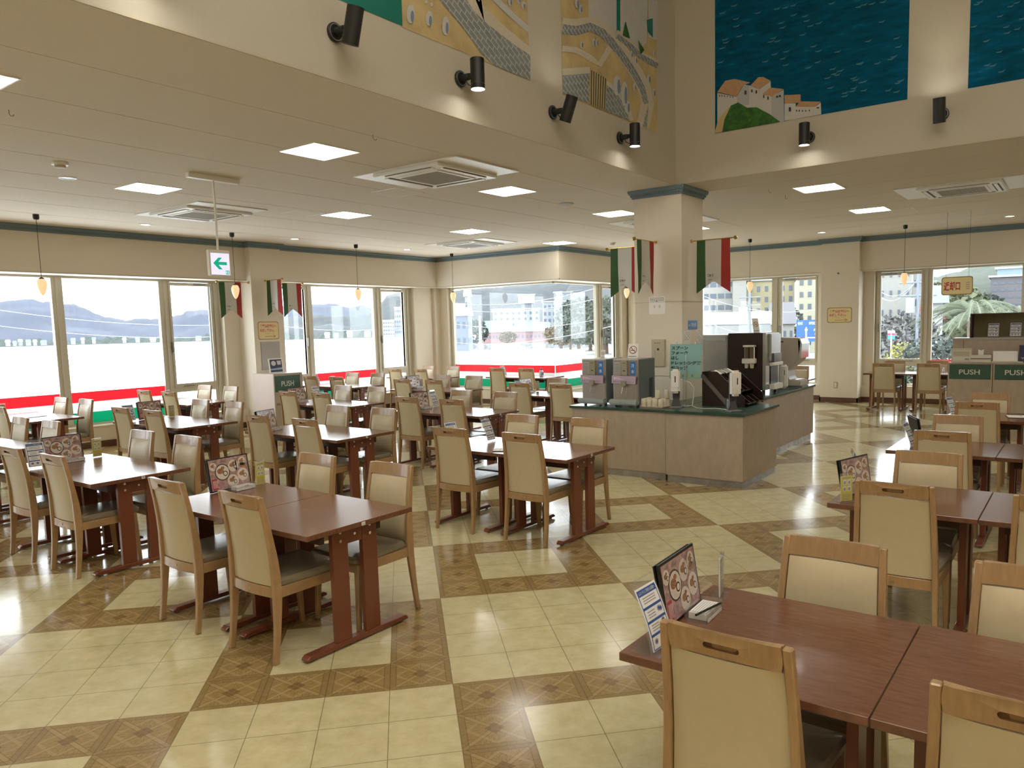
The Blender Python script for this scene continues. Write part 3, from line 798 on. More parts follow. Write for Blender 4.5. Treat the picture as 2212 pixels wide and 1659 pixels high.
def downlight(x, y, lit, label):
    o = empty('downlight', (x, y, ZC)); q = MB(); q.lathe([(.085, 0), (.085, -.008), (.065, -.006), (.06, .0)], n=24, cap=False); q.build('rim', WHITEM, o, 0, True)
    q = MB(); q.disc((0, 0, -.003), (1, 0, 0), (0, -1, 0), .062, n=24)
    q.build('lamp_face', mat('warm_lamp', (.9, .9, .9), .5, emit=(1, .83, .5, 5)) if lit else mat('dull_lamp', (.45, .45, .42), .3), o)
    tag(o, label, 'light', 'round downlights')
for x, y, lit, l in ((3.73, 8.66, 0, 'unlit round downlight beside the smoke detector'), (5.97, 11.47, 1, 'lit round downlight between first two pendants'), (8.65, 11.53, 1, 'lit round downlight in front of the flag pillar'),
     (11.44, 11.57, 1, 'lit round downlight before the corner of the window walls'), (15.22, 4.25, 1, 'lit round downlight by the street side pillar'), (15.31, 1.19, 1, 'lit round downlight near hanging return sign')): downlight(x, y, lit, l)
o = empty('ceiling_speaker', (8.84, 5.86, ZC)); q = MB(); q.lathe([(.10, 0), (.10, -.01), (.0, -.014)], n=24, cap=False); q.build('grille', mat('grey_grille', (.35, .34, .30), .6), o, 0, True); tag(o, 'round grey ceiling speaker before the column', 'speaker')
for x, y, l in ((3.38, 7.98, 'round smoke detector near the unlit downlight'), (13.64, 7.94, 'small smoke detector beside the column top')):
    o = empty('smoke_detector', (x, y, ZC)); q = MB(); q.lathe([(.07, 0), (.07, -.02), (.05, -.022)], n=20); q.build('base', WHITEM, o, 0, True)
    q = MB(); q.lathe([(.05, -.022), (.045, -.045), (.02, -.05)], n=20); q.build('sensor_cap', mat('beige_plastic', (.5, .45, .36), .5), o, 0, True); tag(o, l, 'smoke detector', 'smoke detectors')
def aircon(x, y, lx, ly, label, white=True):
    """ceiling cassette; lx, ly = half size of the wide white cover plates"""
    o = empty('air_conditioner', (x, y, ZC))
    q = MB(); q.box(-lx, -ly, -.012, lx, ly, 0); q.build('cover_plate', WHITEM, o, .003)
    q = MB(); s = .475
    q.box(-s, -s, -.045, s, s, -.012); q.build('cassette_panel', WHITEM, o, .012)
    for a in range(4):
        T = Matrix.Rotation(a * math.pi / 2, 4, 'Z')
        q = MB(); q.box(-.33, -.43, -.0475, .33, -.355, -.044, 0, T); q.build('air_slot', mat('slot_black', (.03, .028, .025), .6), o)
        q = MB(); q.box(-.34, -.415, -.056, .34, -.375, -.047, 0, T @ Matrix.Translation((0, -.0, 0))); q.build('louver', WHITEM, o)
    q = MB()
    for k in range(24): q.box(-.27, -.27 + k * .0235, -.052, .27, -.27 + k * .0235 + .012, -.047)
    q.box(-.27, -.27, -.0478, .27, .27, -.045)
    q.build('intake_grille', mat('intake_grille_grey', (.40, .37, .31), .6), o)
    q = MB()
    for b in ((-.30, -.30, .30, -.27), (-.30, .27, .30, .30), (-.30, -.27, -.27, .27), (.27, -.27, .30, .27)): q.box(b[0], b[1], -.055, b[2], b[3], -.045)
    q.build('grille_frame', WHITEM, o)
    return tag(o, label, 'air conditioner', 'ceiling air conditioners')
aircon(6.15, 5.74, .50, .74, 'white ceiling air conditioner below the wall spotlights')
aircon(5.88, 9.82, .50, .78, 'white ceiling air conditioner behind the green arrow sign')
aircon(11.52, 9.9, .50, .76, 'white ceiling air conditioner near the corner glass')
aircon(11.42, 1.42, .52, .74, 'white ceiling air conditioner on the street side')
aircon(11.45, 5.72, .50, .76, 'white ceiling air conditioner cut by the column')
for x, y, s, l in ((6.66, 6.86, .23, 'under the spotlight side air conditioner'), (5.15, 9.75 - 1.15, .0, ''), (12.2, 8.9, .23, 'near the corner glass'), (13.1, 2.5, .23, 'on the street side'), (6.9, 9.0, .22, 'beside the arrow sign')):
    if not s: continue
    o = empty('access_hatch', (x, y, ZC)); q = MB()
    for b in ((-s, -s, s, -s + .012), (-s, s - .012, s, s), (-s, -s, -s + .012, s), (s - .012, -s, s, s)): q.box(b[0], b[1], -.004, b[2], b[3], 0)
    q.build('hatch_frame', WHITEM, o); q = MB(); q.box(-s + .012, -s + .012, -.002, s - .012, s - .012, 0); q.build('hatch_lid', CEIL, o)
    tag(o, 'square ceiling access hatch ' + l, 'hatch', 'ceiling access hatches')
for x, y, l in ((9.74, 3.38, 'nearer small wire hook in ceiling by the column'), (10.35, 3.37, 'farther small wire hook in ceiling by the column'), (2.4, 6.4, 'small wire hook in ceiling near the smoke detector'), (4.6, 5.0, 'small wire hook in ceiling before the lit panel')):
    q = MB(); q.tube([(x, y, ZC), (x, y, ZC - .03), (x + .008, y - .008, ZC - .045), (x + .018, y - .018, ZC - .045), (x + .022, y - .022, ZC - .033)], .0018, 6); tag(q.build('ceiling_hook', BLACK, None, 0, True), l, 'hook', 'ceiling hooks')
def pendant(x, y, label):
    o = empty('pendant_lamp', (x, y, ZC)); q = MB(); q.lathe([(.038, 0), (.038, -.05), (.028, -.068), (.008, -.072)], n=18); q.build('ceiling_cap', BLACK, o, 0, True)
    q = MB(); q.cyl((0, 0, -.07), (0, 0, -.845), .0035, n=8); q.build('cord', BLACK, o)
    q = MB(); q.lathe([(.012, -.83), (.034, -.842), (.036, -.852), (.014, -.853)], n=18); q.build('lamp_holder', BLACK, o, 0, True)
    q = MB(); q.lathe([(.034, -.850), (.052, -.872), (.062, -.905), (.062, -.935), (.052, -.985), (.034, -1.035), (.015, -1.066), (.004, -1.075)], n=24)
    m = mat('warm_opal_glass', (.85, .68, .45), .3, emit=(1, .62, .32, .36)); q.build('glass_shade', m, o, 0, True)
    return tag(o, label, 'lamp', 'egg shaped pendant lamps')
for x, y, l in ((4.51, 11.48, 'over first pair of window row'), (7.40, 11.5, 'beside the green arrow sign'), (10.06, 11.55, 'over third pair of window row'), (12.82, 11.58, 'by the corner of the window walls'),
                (15.27, 5.68, 'behind the yellow figure flag'), (15.24, 2.79, 'over the pair by the far street window'), (15.2, 8.5, 'under the flag at the column')):
    pendant(x, y, 'egg shaped pendant lamp ' + l)
# green arrow sign
o = empty('arrow_sign', (4.67, 7.53, ZC)); q = MB(); q.box(-.29, -.035, -.05, .29, .035, 0); q.build('ceiling_box', WHITEM, o, .004)
q = MB(); q.cyl((0, 0, -.05), (0, 0, -.77), .011, n=10); q.build('rod', WHITEM, o, 0, True)
q = MB(); q.box(-.12, -.028, -1.035, .12, .028, -.765); q.build('housing', WHITEM, o, .006)
q = MB(); q.box(-.106, -.030, -1.024, .106, -.027, -.80, 0); yv = -.0306
q.poly([(-.082, yv, -.905), (-.02, yv, -.845), (.022, yv, -.845), (-.022, yv, -.889), (.075, yv, -.889), (.075, yv, -.921), (-.022, yv, -.921), (.022, yv, -.968), (-.02, yv, -.968)], 1)
q.rect((.055, yv, -1.018), (1, 0, 0), (0, 0, 1), .044, .042, 1); q.rect((.062, yv - .0004, -1.012), (1, 0, 0), (0, 0, 1), .010, .03, 0); q.rect((.082, yv - .0004, -1.012), (1, 0, 0), (0, 0, 1), .009, .03, 0)
q.build('lit_face', [mat('lit_sign_white', (.8, .8, .9), .4, emit=(.72, .70, 1, .42)), mat('sign_green', (.0, .32, .18), .4, emit=(0, .45, .26, .35))], o)
tag(o, 'lit white sign with green arrow hanging from a rod', 'sign')
# ---------------------------------------------------------------- wall spotlights
def spot(kind, x, z, up, tilt, label, wall='Y'):
    """x along wall, z height of the mount; wall Y=4.13 (faces -y) or X=8.62 (faces -x)"""
    if wall == 'Y': o = empty('wall_spotlight', (x, 4.13, z), 0)
    else: o = empty('wall_spotlight', (8.62, x, z), -math.pi / 2)
    q = MB(); q.cyl((0, 0, 0), (0, -.022, 0), .062, n=24); q.build('mount_plate', BLACK, o, .003, True, 1)
    q = MB(); q.ring((0, -.0225, 0), (1, 0, 0), (0, 0, 1), .048, .056); q.build('plate_ring', STEEL, o)
    q = MB(); q.cyl((0, -.02, 0), (0, -.10, .0), .026, n=16); q.box(-.018, -.135, -.018, .018, -.08, .018); q.build('swivel_arm', MATBLK, o, .003, False, 1)
    T = Matrix.Translation((.0, -.185, 0)) @ Matrix.Rotation(math.radians(tilt), 4, 'X')
    sgn = 1 if up else -1
    P = lambda a: T @ Vector((0, 0, a * sgn))
    q = MB(); q.cyl(P(-.115), P(.075), .055, n=28); q.cyl(P(.078), P(.115), .055, n=28, cap=False); q.cyl(P(.07), P(.08), .052, n=28); q.build('lamp_can', MATBLK, o, 0, True)
    q = MB(); q.cyl(P(.098), P(.104), .050, n=28); q.build('lamp_lens', mat('spot_lens', (.9, .9, .9), .2, emit=(1, .97, .86, 22)), o)
    q = MB(); q.tube([(.0, -.06, -.02), (.02, -.075, -.055), (.02, -.11, -.07), (.01, -.14, -.05)], .004, 6); q.build('cable_loop', BLACK, o, 0, True)
    d = bpy.data.lights.new('spot_beam', 'SPOT'); d.energy = 20 if not up else 5; d.spot_size = math.radians(88); d.spot_blend = .8; d.shadow_soft_size = .04; d.color = (1, .93, .70)
    l = bpy.data.objects.new('spot_beam', d); COL.objects.link(l); l.parent = o
    dirv = (T.to_3x3() @ Vector((0, 0, sgn)))
    l.location = P(.125); l.rotation_euler = dirv.to_track_quat('-Z', 'Y').to_euler()
    tag(o, label, 'spotlight', 'black wall spotlights')
spot('s', 3.50, 3.70, True, 18, 'tilted black wall spotlight beside the teal mural edge')
spot('s', 4.74, 3.70, False, 0, 'black wall spotlight aimed down, below the brick road mural')
spot('s', 6.02, 3.705, True, 22, 'tilted black wall spotlight between the two village murals')
spot('s', 7.27, 3.70, False, 0, 'black wall spotlight aimed down, next to room corner')
spot('s', 2.2, 3.70, False, 0, 'black wall spotlight above the picture edge')
spot('s', 2.55, 3.695, False, 0, 'black wall spotlight aimed down, under the seaside houses', 'X')
spot('s', 1.27, 3.71, True, 10, 'black wall spotlight aimed up between the sea murals', 'X')
spot('s', -.1, 3.71, False, 0, 'black wall spotlight past the second sea mural', 'X')
# ---------------------------------------------------------------- murals painted on the high walls
SAND = mat('mural_sand', (.52, .40, .20), .7, noise=(5, .18)); CREAM = mat('mural_cream', (.56, .50, .40), .7, noise=(40, .06))
MTEAL = mat('mural_teal', (.008, .16, .125), .55); MWHITE = mat('mural_white', (.52, .51, .49), .65, noise=(6, .06)); MBLUEW = mat('mural_blue_shade', (.17, .24, .36), .65)
MGREEN = mat('mural_green', (.03, .12, .018), .7, noise=(14, .6)); MROOF = mat('mural_roof', (.46, .28, .15), .7, noise=(50, .15)); MDARK = mat('mural_window_dark', (.03, .03, .04), .6)
def brickmat():
    m = mat('mural_grey_bricks', (.24, .26, .27), .7); nt = m.node_tree; b = nt.nodes['Principled BSDF']
    g = nt.nodes.new('ShaderNodeNewGeometry'); sp = nt.nodes.new('ShaderNodeSeparateXYZ'); cb = nt.nodes.new('ShaderNodeCombineXYZ')
    nt.links.new(g.outputs['Position'], sp.inputs[0]); nt.links.new(sp.outputs[0], cb.inputs[0]); nt.links.new(sp.outputs[2], cb.inputs[1])
    mp = nt.nodes.new('ShaderNodeMapping'); mp.inputs['Rotation'].default_value = (0, 0, .5); nt.links.new(cb.outputs[0], mp.inputs[0])
    br = nt.nodes.new('ShaderNodeTexBrick'); br.inputs['Scale'].default_value = 5.2; br.inputs['Mortar Size'].default_value = .018
    br.inputs['Color1'].default_value = (.20, .22, .235, 1); br.inputs['Color2'].default_value = (.24, .26, .27, 1); br.inputs['Mortar'].default_value = (.50, .50, .46, 1)
    nt.links.new(mp.outputs[0], br.inputs[0]); nt.links.new(br.outputs[0], b.inputs['Base Color']); return m
BRK = brickmat()
def seamat():
    m = mat('mural_sea_blue', (.004, .06, .13), .85, spec=.12); nt = m.node_tree; b = nt.nodes['Principled BSDF']
    g = nt.nodes.new('ShaderNodeNewGeometry'); mp = nt.nodes.new('ShaderNodeMapping'); mp.inputs['Scale'].default_value = (1, 3, 13); nt.links.new(g.outputs['Position'], mp.inputs[0])
    nz = nt.nodes.new('ShaderNodeTexNoise'); nz.inputs['Scale'].default_value = 1.6; nz.inputs['Detail'].default_value = 5; nt.links.new(mp.outputs[0], nz.inputs[0])
    r = nt.nodes.new('ShaderNodeValToRGB'); e = r.color_ramp.elements; e[0].position = .3; e[0].color = (.001, .055, .095, 1); e[1].position = .66; e[1].color = (.001, .095, .20, 1)
    x = e.new(.74); x.color = (.01, .15, .24, 1)
    nt.links.new(nz.outputs[0], r.inputs[0]); nt.links.new(r.outputs[0], b.inputs['Base Color']); return m
SEA = seamat()
class Mural:
    def __init__(s, name, label, axis, val, ox, oy, k):
        s.o = empty(name, (0, 0, 0)); s.ax, s.v, s.ox, s.oy, s.k = axis, val, ox, oy, k; s.n = 0
        tag(s.o, label, 'mural', 'murals on the high walls'); s.first = True
    def P(s, x, y, lift):
        p = on(s.ox + x * s.k, s.oy + y * s.k, s.ax, s.v); i = 'XYZ'.index(s.ax); p[i] -= lift; return p
    def layer(s, name, m, polys, ells=(), lift=None):
        s.n += 1; L = .0015 + .0012 * s.n
        if any(k in name for k in ('stone', 'house', 'roof', 'cypress', 'tower', 'teal', 'window')) and len(polys) + len(ells) > 1:
            for pl in polys: L += .00008; q = MB(); q.poly([s.P(x, y, L) for x, y in pl]); q.build(name, m, s.o)
            for (x, y, rx, ry) in ells: q = MB(); q.poly([s.P(x + rx * math.cos(t * math.pi / 8), y + ry * math.sin(t * math.pi / 8), L) for t in range(16)]); q.build(name, m, s.o)
            return
        q = MB()
        for pl in polys: L += .00003; q.poly([s.P(x, y, L) for x, y in pl])
        for (x, y, rx, ry) in ells: q.poly([s.P(x + rx * math.cos(t * math.pi / 8), y + ry * math.sin(t * math.pi / 8), L) for t in range(16)])
        o = q.build(name, m, s.o)
        if name == 'painted_foam': o['kind'] = 'stuff'
        return o
def band(pts, w):
    out1 = []; out2 = []
    for i, (x, y) in enumerate(pts):
        a = pts[max(0, i - 1)]; b = pts[min(len(pts) - 1, i + 1)]; dx, dy = b[0] - a[0], b[1] - a[1]; L = math.hypot(dx, dy) or 1
        ww = w if not isinstance(w, (list, tuple)) else w[0] + (w[1] - w[0]) * i / (len(pts) - 1)
        out1.append((x - dy / L * ww / 2, y + dx / L * ww / 2)); out2.append((x + dy / L * ww / 2, y - dx / L * ww / 2))
    return [[out1[i], out1[i + 1], out2[i + 1], out2[i]] for i in range(len(pts) - 1)]
def baserect(mu, name, m, a0, a1, z0, z1):
    mu.n += 1; L = .0015 + .0012 * mu.n; q = MB()
    if mu.ax == 'Y': q.poly([(a0, mu.v - L, z0), (a1, mu.v - L, z0), (a1, mu.v - L, z1), (a0, mu.v - L, z1)])
    else: q.poly([(mu.v - L, a1, z0), (mu.v - L, a0, z0), (mu.v - L, a0, z1), (mu.v - L, a1, z1)])
    q.build(name, m, mu.o)
mu = Mural('wall_mural', 'mural of a grey brick road across sand with pale stones', 'Y', 4.13, 680, 0, .3617)
baserect(mu, 'painted_sand', SAND, 4.13, 5.674, 3.915, 6.3)
baserect(mu, 'painted_teal', MTEAL, 3.30, 4.13, 3.925, 6.3)
mu.layer('painted_verge', CREAM, [[(905, -300), (905, 0), (940, 60), (1010, 130)], [(905, -300), (1010, 130), (1100, 200), (1110, 140), (1020, 50), (950, -20), (950, -300)], [(1100, 200), (1190, 270), (1284, 330), (1284, 285), (1200, 215), (1110, 140)]])
mu.layer('painted_road', BRK, [[(660, -120), (740, 0), (905, 0), (860, -120)], [(740, 0), (880, 165), (1010, 130), (940, 60), (905, 0)], [(880, 165), (1000, 330), (1100, 200), (1010, 130)], [(1000, 330), (1070, 392), (1190, 270), (1100, 200)], [(1070, 392), (1150, 426), (1284, 479), (1284, 330), (1190, 270)]])
mu.layer('painted_pebble_path', MWHITE, band([(1050, -30), (1120, 40), (1190, 105), (1279, 185)], 34))
E1 = [(568, 85, 25, 58), (678, 112, 22, 46), (777, 155, 22, 58), (660, 12, 9, 10), (692, 28, 9, 12), (1163, 10, 14, 28), (1215, 0, 12, 22), (1242, 32, 13, 24)]
mu.layer('painted_stone', MWHITE, [], E1); mu.layer('painted_stone_shade', MBLUEW, [], [(x + rx * .35, y + ry * .25, rx * .4, ry * .6) for x, y, rx, ry in E1 if ry > 20])
mu = Mural('wall_mural', 'mural of white towers, winding roads and a wooden gate', 'Y', 4.13, 680, 0, .3617)
baserect(mu, 'painted_sand', SAND, 6.201, 8.149, 3.907, 6.4)
mu.layer('painted_white_tower', MWHITE, [[(1632, -400), (1800, -400), (1800, 180), (1770, 250), (1740, 200), (1632, 125)], [(1820, -400), (1970, -400), (1985, 60), (1980, 250), (1945, 300), (1822, 190)], [(1990, -300), (2046, -300), (2046, 240), (2010, 235), (1990, 220)]])
mu.layer('painted_teal_slit', MTEAL, [[(1798, -400), (1822, -400), (1822, 188), (1800, 180)], [(1980, 120), (2016, 110), (2016, 225), (1985, 190)]])
mu.layer('painted_verge', CREAM, band([(1475, 145), (1560, 155), (1640, 135), (1720, 175), (1775, 240), (1840, 320), (1915, 430), (1965, 530), (1985, 620), (1955, 760)], 78) + band([(1475, 430), (1560, 425), (1640, 420)], 40) + band([(1475, 290), (1560, 300), (1640, 345), (1700, 385), (1765, 275)], 36) + band([(1735, 495), (1800, 540), (1850, 610), (1888, 722)], 28) + band([(1800, 190), (1880, 250), (1940, 320), (2046, 370)], 24))
mu.layer('painted_road', BRK, band([(1475, 175), (1560, 185), (1640, 162), (1712, 195), (1765, 250), (1830, 330), (1905, 440), (1955, 535), (1975, 620)], [60, 30]) + [[(1478, 452), (1635, 438), (1635, 618), (1478, 560)], [(1735, 505), (1790, 548), (1845, 625), (1875, 718), (1730, 662)], [(1990, 620), (1980, 765), (1955, 755), (1970, 690)]] + band([(1800, 215), (1880, 275), (1940, 335), (2046, 395)], 30))
mu.layer('painted_gate', mat('mural_gate_tan', (.42, .34, .17), .7), [[(1638, 415), (1670, 430), (1700, 425), (1740, 485), (1732, 662), (1636, 625)]])
mu.layer('painted_gate_slat', MDARK, [[(1646 + 14 * k, 420 + 8 * k), (1650 + 14 * k, 420 + 8 * k), (1648 + 13 * k, 625 + 5 * k), (1644 + 13 * k, 625 + 5 * k)] for k in range(7)])
E2 = [(1800, 510, 22, 62), (1843, 560, 20, 75), (1862, 640, 16, 40), (1588, 268, 10, 22), (1660, 255, 8, 26), (1680, 255, 8, 26), (1886, 325, 9, 22), (1912, 360, 9, 22), (1990, 472, 11, 30), (1905, 520, 9, 22), (2020, 555, 10, 26), (2022, 320, 6, 20), (1560, 20, 12, 30), (1582, 55, 10, 26)]
mu.layer('painted_stone', MWHITE, [], E2); mu.layer('painted_stone_shade', MBLUEW, [], [(x + rx * .45, y + ry * .15, rx * .4, ry * .7) for x, y, rx, ry in E2])
mu.layer('painted_cypress', MGREEN, [[(1850, 128), (1876, 232), (1834, 215)], [(1925, 240), (1962, 300), (1940, 328)]])
mu = Mural('wall_mural', 'mural of dark blue sea with white tiled houses on a green mound', 'X', 8.62, 1440, 0, .349)
baserect(mu, 'painted_sea', SEA, 1.588, 3.626, 3.912, 6.6)
wr = random.Random(5)
FO = mat('mural_foam', (.05, .17, .25), .6)
mu.layer('painted_foam', FO, [[(x, y), (x + 28, y - 6), (x + 46, y - 16), (x + 30, y + 2), (x + 4, y + 5)] for x, y in [(wr.uniform(310, 1430), wr.uniform(-60, 600)) for _ in range(90)] if not (y > 430 and x < 960) and y < 690 - (x - 960) * .16])
mu.layer('painted_house_wall', MWHITE, [[(315, 575), (435, 600), (435, 760), (315, 805)], [(435, 600), (480, 525), (516, 530), (516, 720), (435, 730)], [(515, 530), (575, 552), (645, 502), (650, 720), (515, 730)], [(590, 587), (650, 600), (650, 760), (590, 740)], [(730, 642), (800, 640), (800, 738), (730, 748)], [(795, 662), (920, 662), (955, 635), (958, 708), (795, 738)]])
mu.layer('painted_house_shade', mat('mural_grey_side', (.40, .41, .42), .65), [[(650, 597), (726, 555), (728, 752), (650, 762)], [(437, 600), (480, 530), (512, 532), (512, 650), (437, 650)]])
mu.layer('painted_roof', MROOF, [[(315, 570), (365, 500), (425, 490), (520, 512), (475, 530), (435, 598)], [(520, 530), (570, 478), (600, 478), (645, 500), (575, 552)], [(595, 585), (640, 542), (725, 552), (655, 597)], [(730, 590), (830, 585), (832, 636), (732, 643)], [(800, 662), (828, 628), (955, 630), (920, 662)]])
mu.layer('painted_window', MDARK, [[(x, y), (x + w, y), (x + w, y + h), (x, y + h)] for x, y, w, h in ((327, 588, 5, 12), (342, 588, 5, 12), (358, 590, 5, 10), (376, 592, 5, 8), (393, 596, 5, 8), (409, 598, 5, 8), (484, 562, 12, 24), (525, 555, 9, 18), (552, 560, 10, 20), (599, 590, 8, 18), (625, 598, 9, 20), (680, 594, 12, 12), (696, 590, 13, 12), (758, 665, 14, 25), (803, 680, 6, 12), (820, 680, 6, 12), (840, 682, 6, 10), (860, 682, 6, 10), (882, 680, 6, 10), (930, 664, 16, 8))])
mu.layer('painted_path', SAND, [[(298, 826), (322, 740), (380, 670), (420, 645), (360, 740), (346, 818)]])
mu.layer('painted_green_mound', MGREEN, [[(346, 818), (360, 740), (400, 655), (445, 635), (500, 668), (560, 665), (640, 708), (705, 755)]])
mu = Mural('wall_mural', 'plain dark blue sea mural cut by the picture edge', 'X', 8.62, 1440, 0, .349)
baserect(mu, 'painted_sea', SEA, -1.6, 1.055, 3.912, 6.6)
mu.layer('painted_foam', FO, [[(x, y), (x + 28, y - 6), (x + 46, y - 16), (x + 30, y + 2), (x + 4, y + 5)] for x, y in [(wr.uniform(1880, 2600), wr.uniform(-60, 500)) for _ in range(45)]])

# ---------------------------------------------------------------- service counter
CT = .79
def cabinet(name, x0, y0, x1, y1, label, face, kick=.075):
    o = empty(name, (0, 0, 0))
    q = MB(); q.box(x0, y0, kick, x1, y1, CT - .03); q.build('body', face, o, .002, False, 1)
    q = MB(); q.box(x0 + .012, y0 + .012, 0, x1 - .012, y1 - .012, kick); q.build('kick_plate', KICK, o)
    return tag(o, label, 'counter')
cabinet('counter_cabinet', 7.53, 2.87, 8.58, 3.745, 'pale maple counter cabinet at the corner of the drinks counter', MAPLE)
cabinet('counter_cabinet', 7.57, 3.765, 8.58, 5.00, 'pale maple counter cabinet under the two water machines', MAPLE)
q = MB(); q.box(7.50, 2.845, CT - .028, 8.60, 3.752, CT); tag(q.build('worktop', DGREEN, None, .004), 'dark green worktop over the counter corner', 'worktop', 'dark green worktops')
q = MB(); q.box(7.54, 3.758, CT - .028, 8.60, 5.02, CT); tag(q.build('worktop', DGREEN, None, .004), 'dark green worktop under the two water machines', 'worktop', 'dark green worktops')
o = empty('long_cabinet', (0, 0, 0)); q = MB(); q.box(8.62, 3.29, .075, 11.40, 4.03, CT - .03); q.box(9.32, 4.03, .075, 11.40, 4.65, CT - .03); q.build('body', MAPLE, o)
xs = [8.64, 9.38, 9.90, 10.43, 10.94, 11.395]
for i in range(5):
    q = MB(); q.box(xs[i] + .002, 3.272, .08, xs[i + 1] - .002, 3.29, CT - .034); q.build('door', MAPLE, o, .0015, False, 1)
q = MB(); q.box(8.64, 3.30, 0, 11.38, 4.0, .075); q.build('kick_plate', mat('worn_kick_plate', (.50, .50, .47), .4, metal=.3, noise=(9, .5)), o)
tag(o, 'long low maple cabinet with plain doors beside the column', 'cabinet')
q = MB(); q.prism([(8.61, 3.25, CT - .03), (11.42, 3.25, CT - .03), (11.42, 4.68, CT - .03), (9.30, 4.68, CT - .03), (9.30, 4.05, CT - .03), (8.61, 4.05, CT - .03)], (0, 0, .03))
tag(q.build('worktop', DGREEN, None, .003), 'dark green worktop of the long cabinet', 'worktop', 'dark green worktops')
# water machines (face -x)
def water(y, label):
    o = empty('water_dispenser', (7.70, y, CT)); h = .165
    q = MB(); q.box(0, -h, .03, .40, h, .55); q.build('casing', STEEL, o, .004)
    q = MB(); q.box(.02, -h - .003, .04, .40, -h, .54); q.build('side_panel', mat('side_grey', (.17, .21, .22), .45, metal=.3), o)
    q = MB()
    for k in range(14): q.box(.26, -h - .006, .10 + .016 * k, .34, -h - .003, .107 + .016 * k)
    q.build('air_vent', BLACK, o)
    q = MB(); q.box(-.004, -h + .012, .08, .0, h - .012, .33); q.build('lower_front', STEEL2, o)
    q = MB(); q.box(-.006, -h + .012, .355, .0, h - .012, .535); q.build('upper_front', mat('warm_grey_front', (.27, .23, .20), .4), o)
    q = MB(); q.box(-.075, -h - .02, .02, .0, h + .03, .085); q.build('drip_tray', mat('tray_grey', (.33, .36, .36), .35), o, .015, True)
    q = MB(); q.box(-.028, -.035, .36, -.006, .045, .535); q.build('control_box', mat('olive_grey_plastic', (.30, .28, .19), .4), o, .003)
    q = MB(); q.box(-.029, -.01, .41, -.028, .018, .42); q.box(-.029, -.015, .50, -.028, .025, .505); q.build('button', BLACK, o)
    q = MB(); q.box(-.05, -.025, .245, -.004, .035, .30); q.cyl((-.03, .005, .245), (-.03, .005, .225), .010); q.build('spout', mat('olive_grey_plastic', (.30, .28, .19), .4), o, .003)
    q = MB(); q.tube([(-.02, -.025, .225), (-.045, -.028, .15), (-.045, .032, .15), (-.02, .032, .225)], .0032, 8); q.build('lever_loop', CHROME, o, 0, True)
    q = MB(); q.rect((-.0075, -.065, .365), (0, -1, 0), (0, 0, 1), .070, .155, 0)
    q.text('冷', (-.0085, -.078, .452), (0, -1, 0), (0, 0, 1), w=.042, h=.045, m=1, off=.01); q.text('水', (-.0085, -.078, .385), (0, -1, 0), (0, 0, 1), w=.042, h=.045, m=1, off=.01)
    q.build('blue_label', [BRBLUE, WHITE], o)
    q = MB(); q.rect((-.0075, .145, .365), (0, -1, 0), (0, 0, 1), .085, .15, 0)
    for k in range(9): q.rect((-.0085, .138, .375 + .0145 * k), (0, -1, 0), (0, 0, 1), .07, .003, 1)
    q.build('instruction_sheet', [mat('grey_sheet', (.42, .41, .39), .6), INK], o)
    q = MB(); v = Vector((-.18, -.0, 1)).normalized(); q.prism([(-.03, .17, .27), (-.03, -.145, .263), (-.048, -.16, .355), (-.048, .155, .362)], (-.001, 0, 0), 0)
    q.text('おねがい', (-.0405, .135, .315), (0, -1, 0), (-.18, 0, 1), w=.20, h=.032, m=1, off=.03)
    q.text('おはしやごみ類を流さないで', (-.0365, .145, .285), (0, -1, -.02), (-.18, 0, 1), w=.27, h=.014, m=2, off=.01)
    q.build('request_sheet', [mat('lilac_sheet', (.52, .42, .55), .5), mat('pinkish_white', (.85, .74, .80), .5), mat('purple_print', (.13, .06, .33), .5)], o)
    for yy in (-.14, .14):
        q = MB(); q.cyl((.03, yy, 0), (.03, yy, .03), .018); q.cyl((.37, yy, 0), (.37, yy, .03), .018); q.build('foot', BLACK, o)
    return tag(o, label, 'water dispenser', 'cold water dispensers')
water(4.335, 'cold water dispenser beside the stacked paper cups'); water(4.765, 'cold water dispenser at the end of the counter')
def nosmoke(name, loc, rz, w, h, label, lean=12):
    o = empty(name, loc, rz); T = Matrix.Rotation(math.radians(-lean), 4, 'X'); u = Vector((1, 0, 0)); v = T.to_3x3() @ Vector((0, 0, 1)); nn = T.to_3x3() @ Vector((0, -1, 0))
    q = MB(); q.box(-w / 2, 0, 0, w / 2, .002, h, 0, T); q.box(-w / 2, -.0, 0, w / 2, .05, .002)
    q.build('card', WHITE, o)
    q = MB(); c = v * (h * .58) + nn * .0015; r = w * .36
    q.ring(c, u, v, r, r * .84, m=0); a = (u + v * -1).normalized(); b = (u + v).normalized()
    q.poly([c - a * r * .85 - b * r * .08 + nn * .0006, c + a * r * .85 - b * r * .08 + nn * .0006, c + a * r * .85 + b * r * .08 + nn * .0006, c - a * r * .85 + b * r * .08 + nn * .0006], 0)
    q.rect(c - u * r * .6 - v * r * .2 + nn * .0003, u, v, r * 1.1, r * .16, 1); q.tube([c + u * r * .3 + v * r * .02, c + u * r * .42 + v * r * .25, c + u * r * .25 + v * r * .45], r * .03, 5, 1)
    for k in range(6): q.rect(v * (h * .1) + nn * .0012 + u * (-w * .38 + k * w * .13), u, v, w * .09, h * .05, 1)
    q.build('no_smoking_print', [mat('dark_red_print', (.25, .02, .03), .5), INK], o)
    return tag(o, label, 'sign', 'no smoking cards')
nosmoke('no_smoking_card', (7.88, 4.34, CT + .551), -math.pi / 2 + .1, .13, .17, 'no smoking card on the water dispenser nearer the cups')
nosmoke('no_smoking_card', (7.86, 4.74, CT + .551), -math.pi / 2, .06, .10, 'small no smoking card on the end water dispenser')
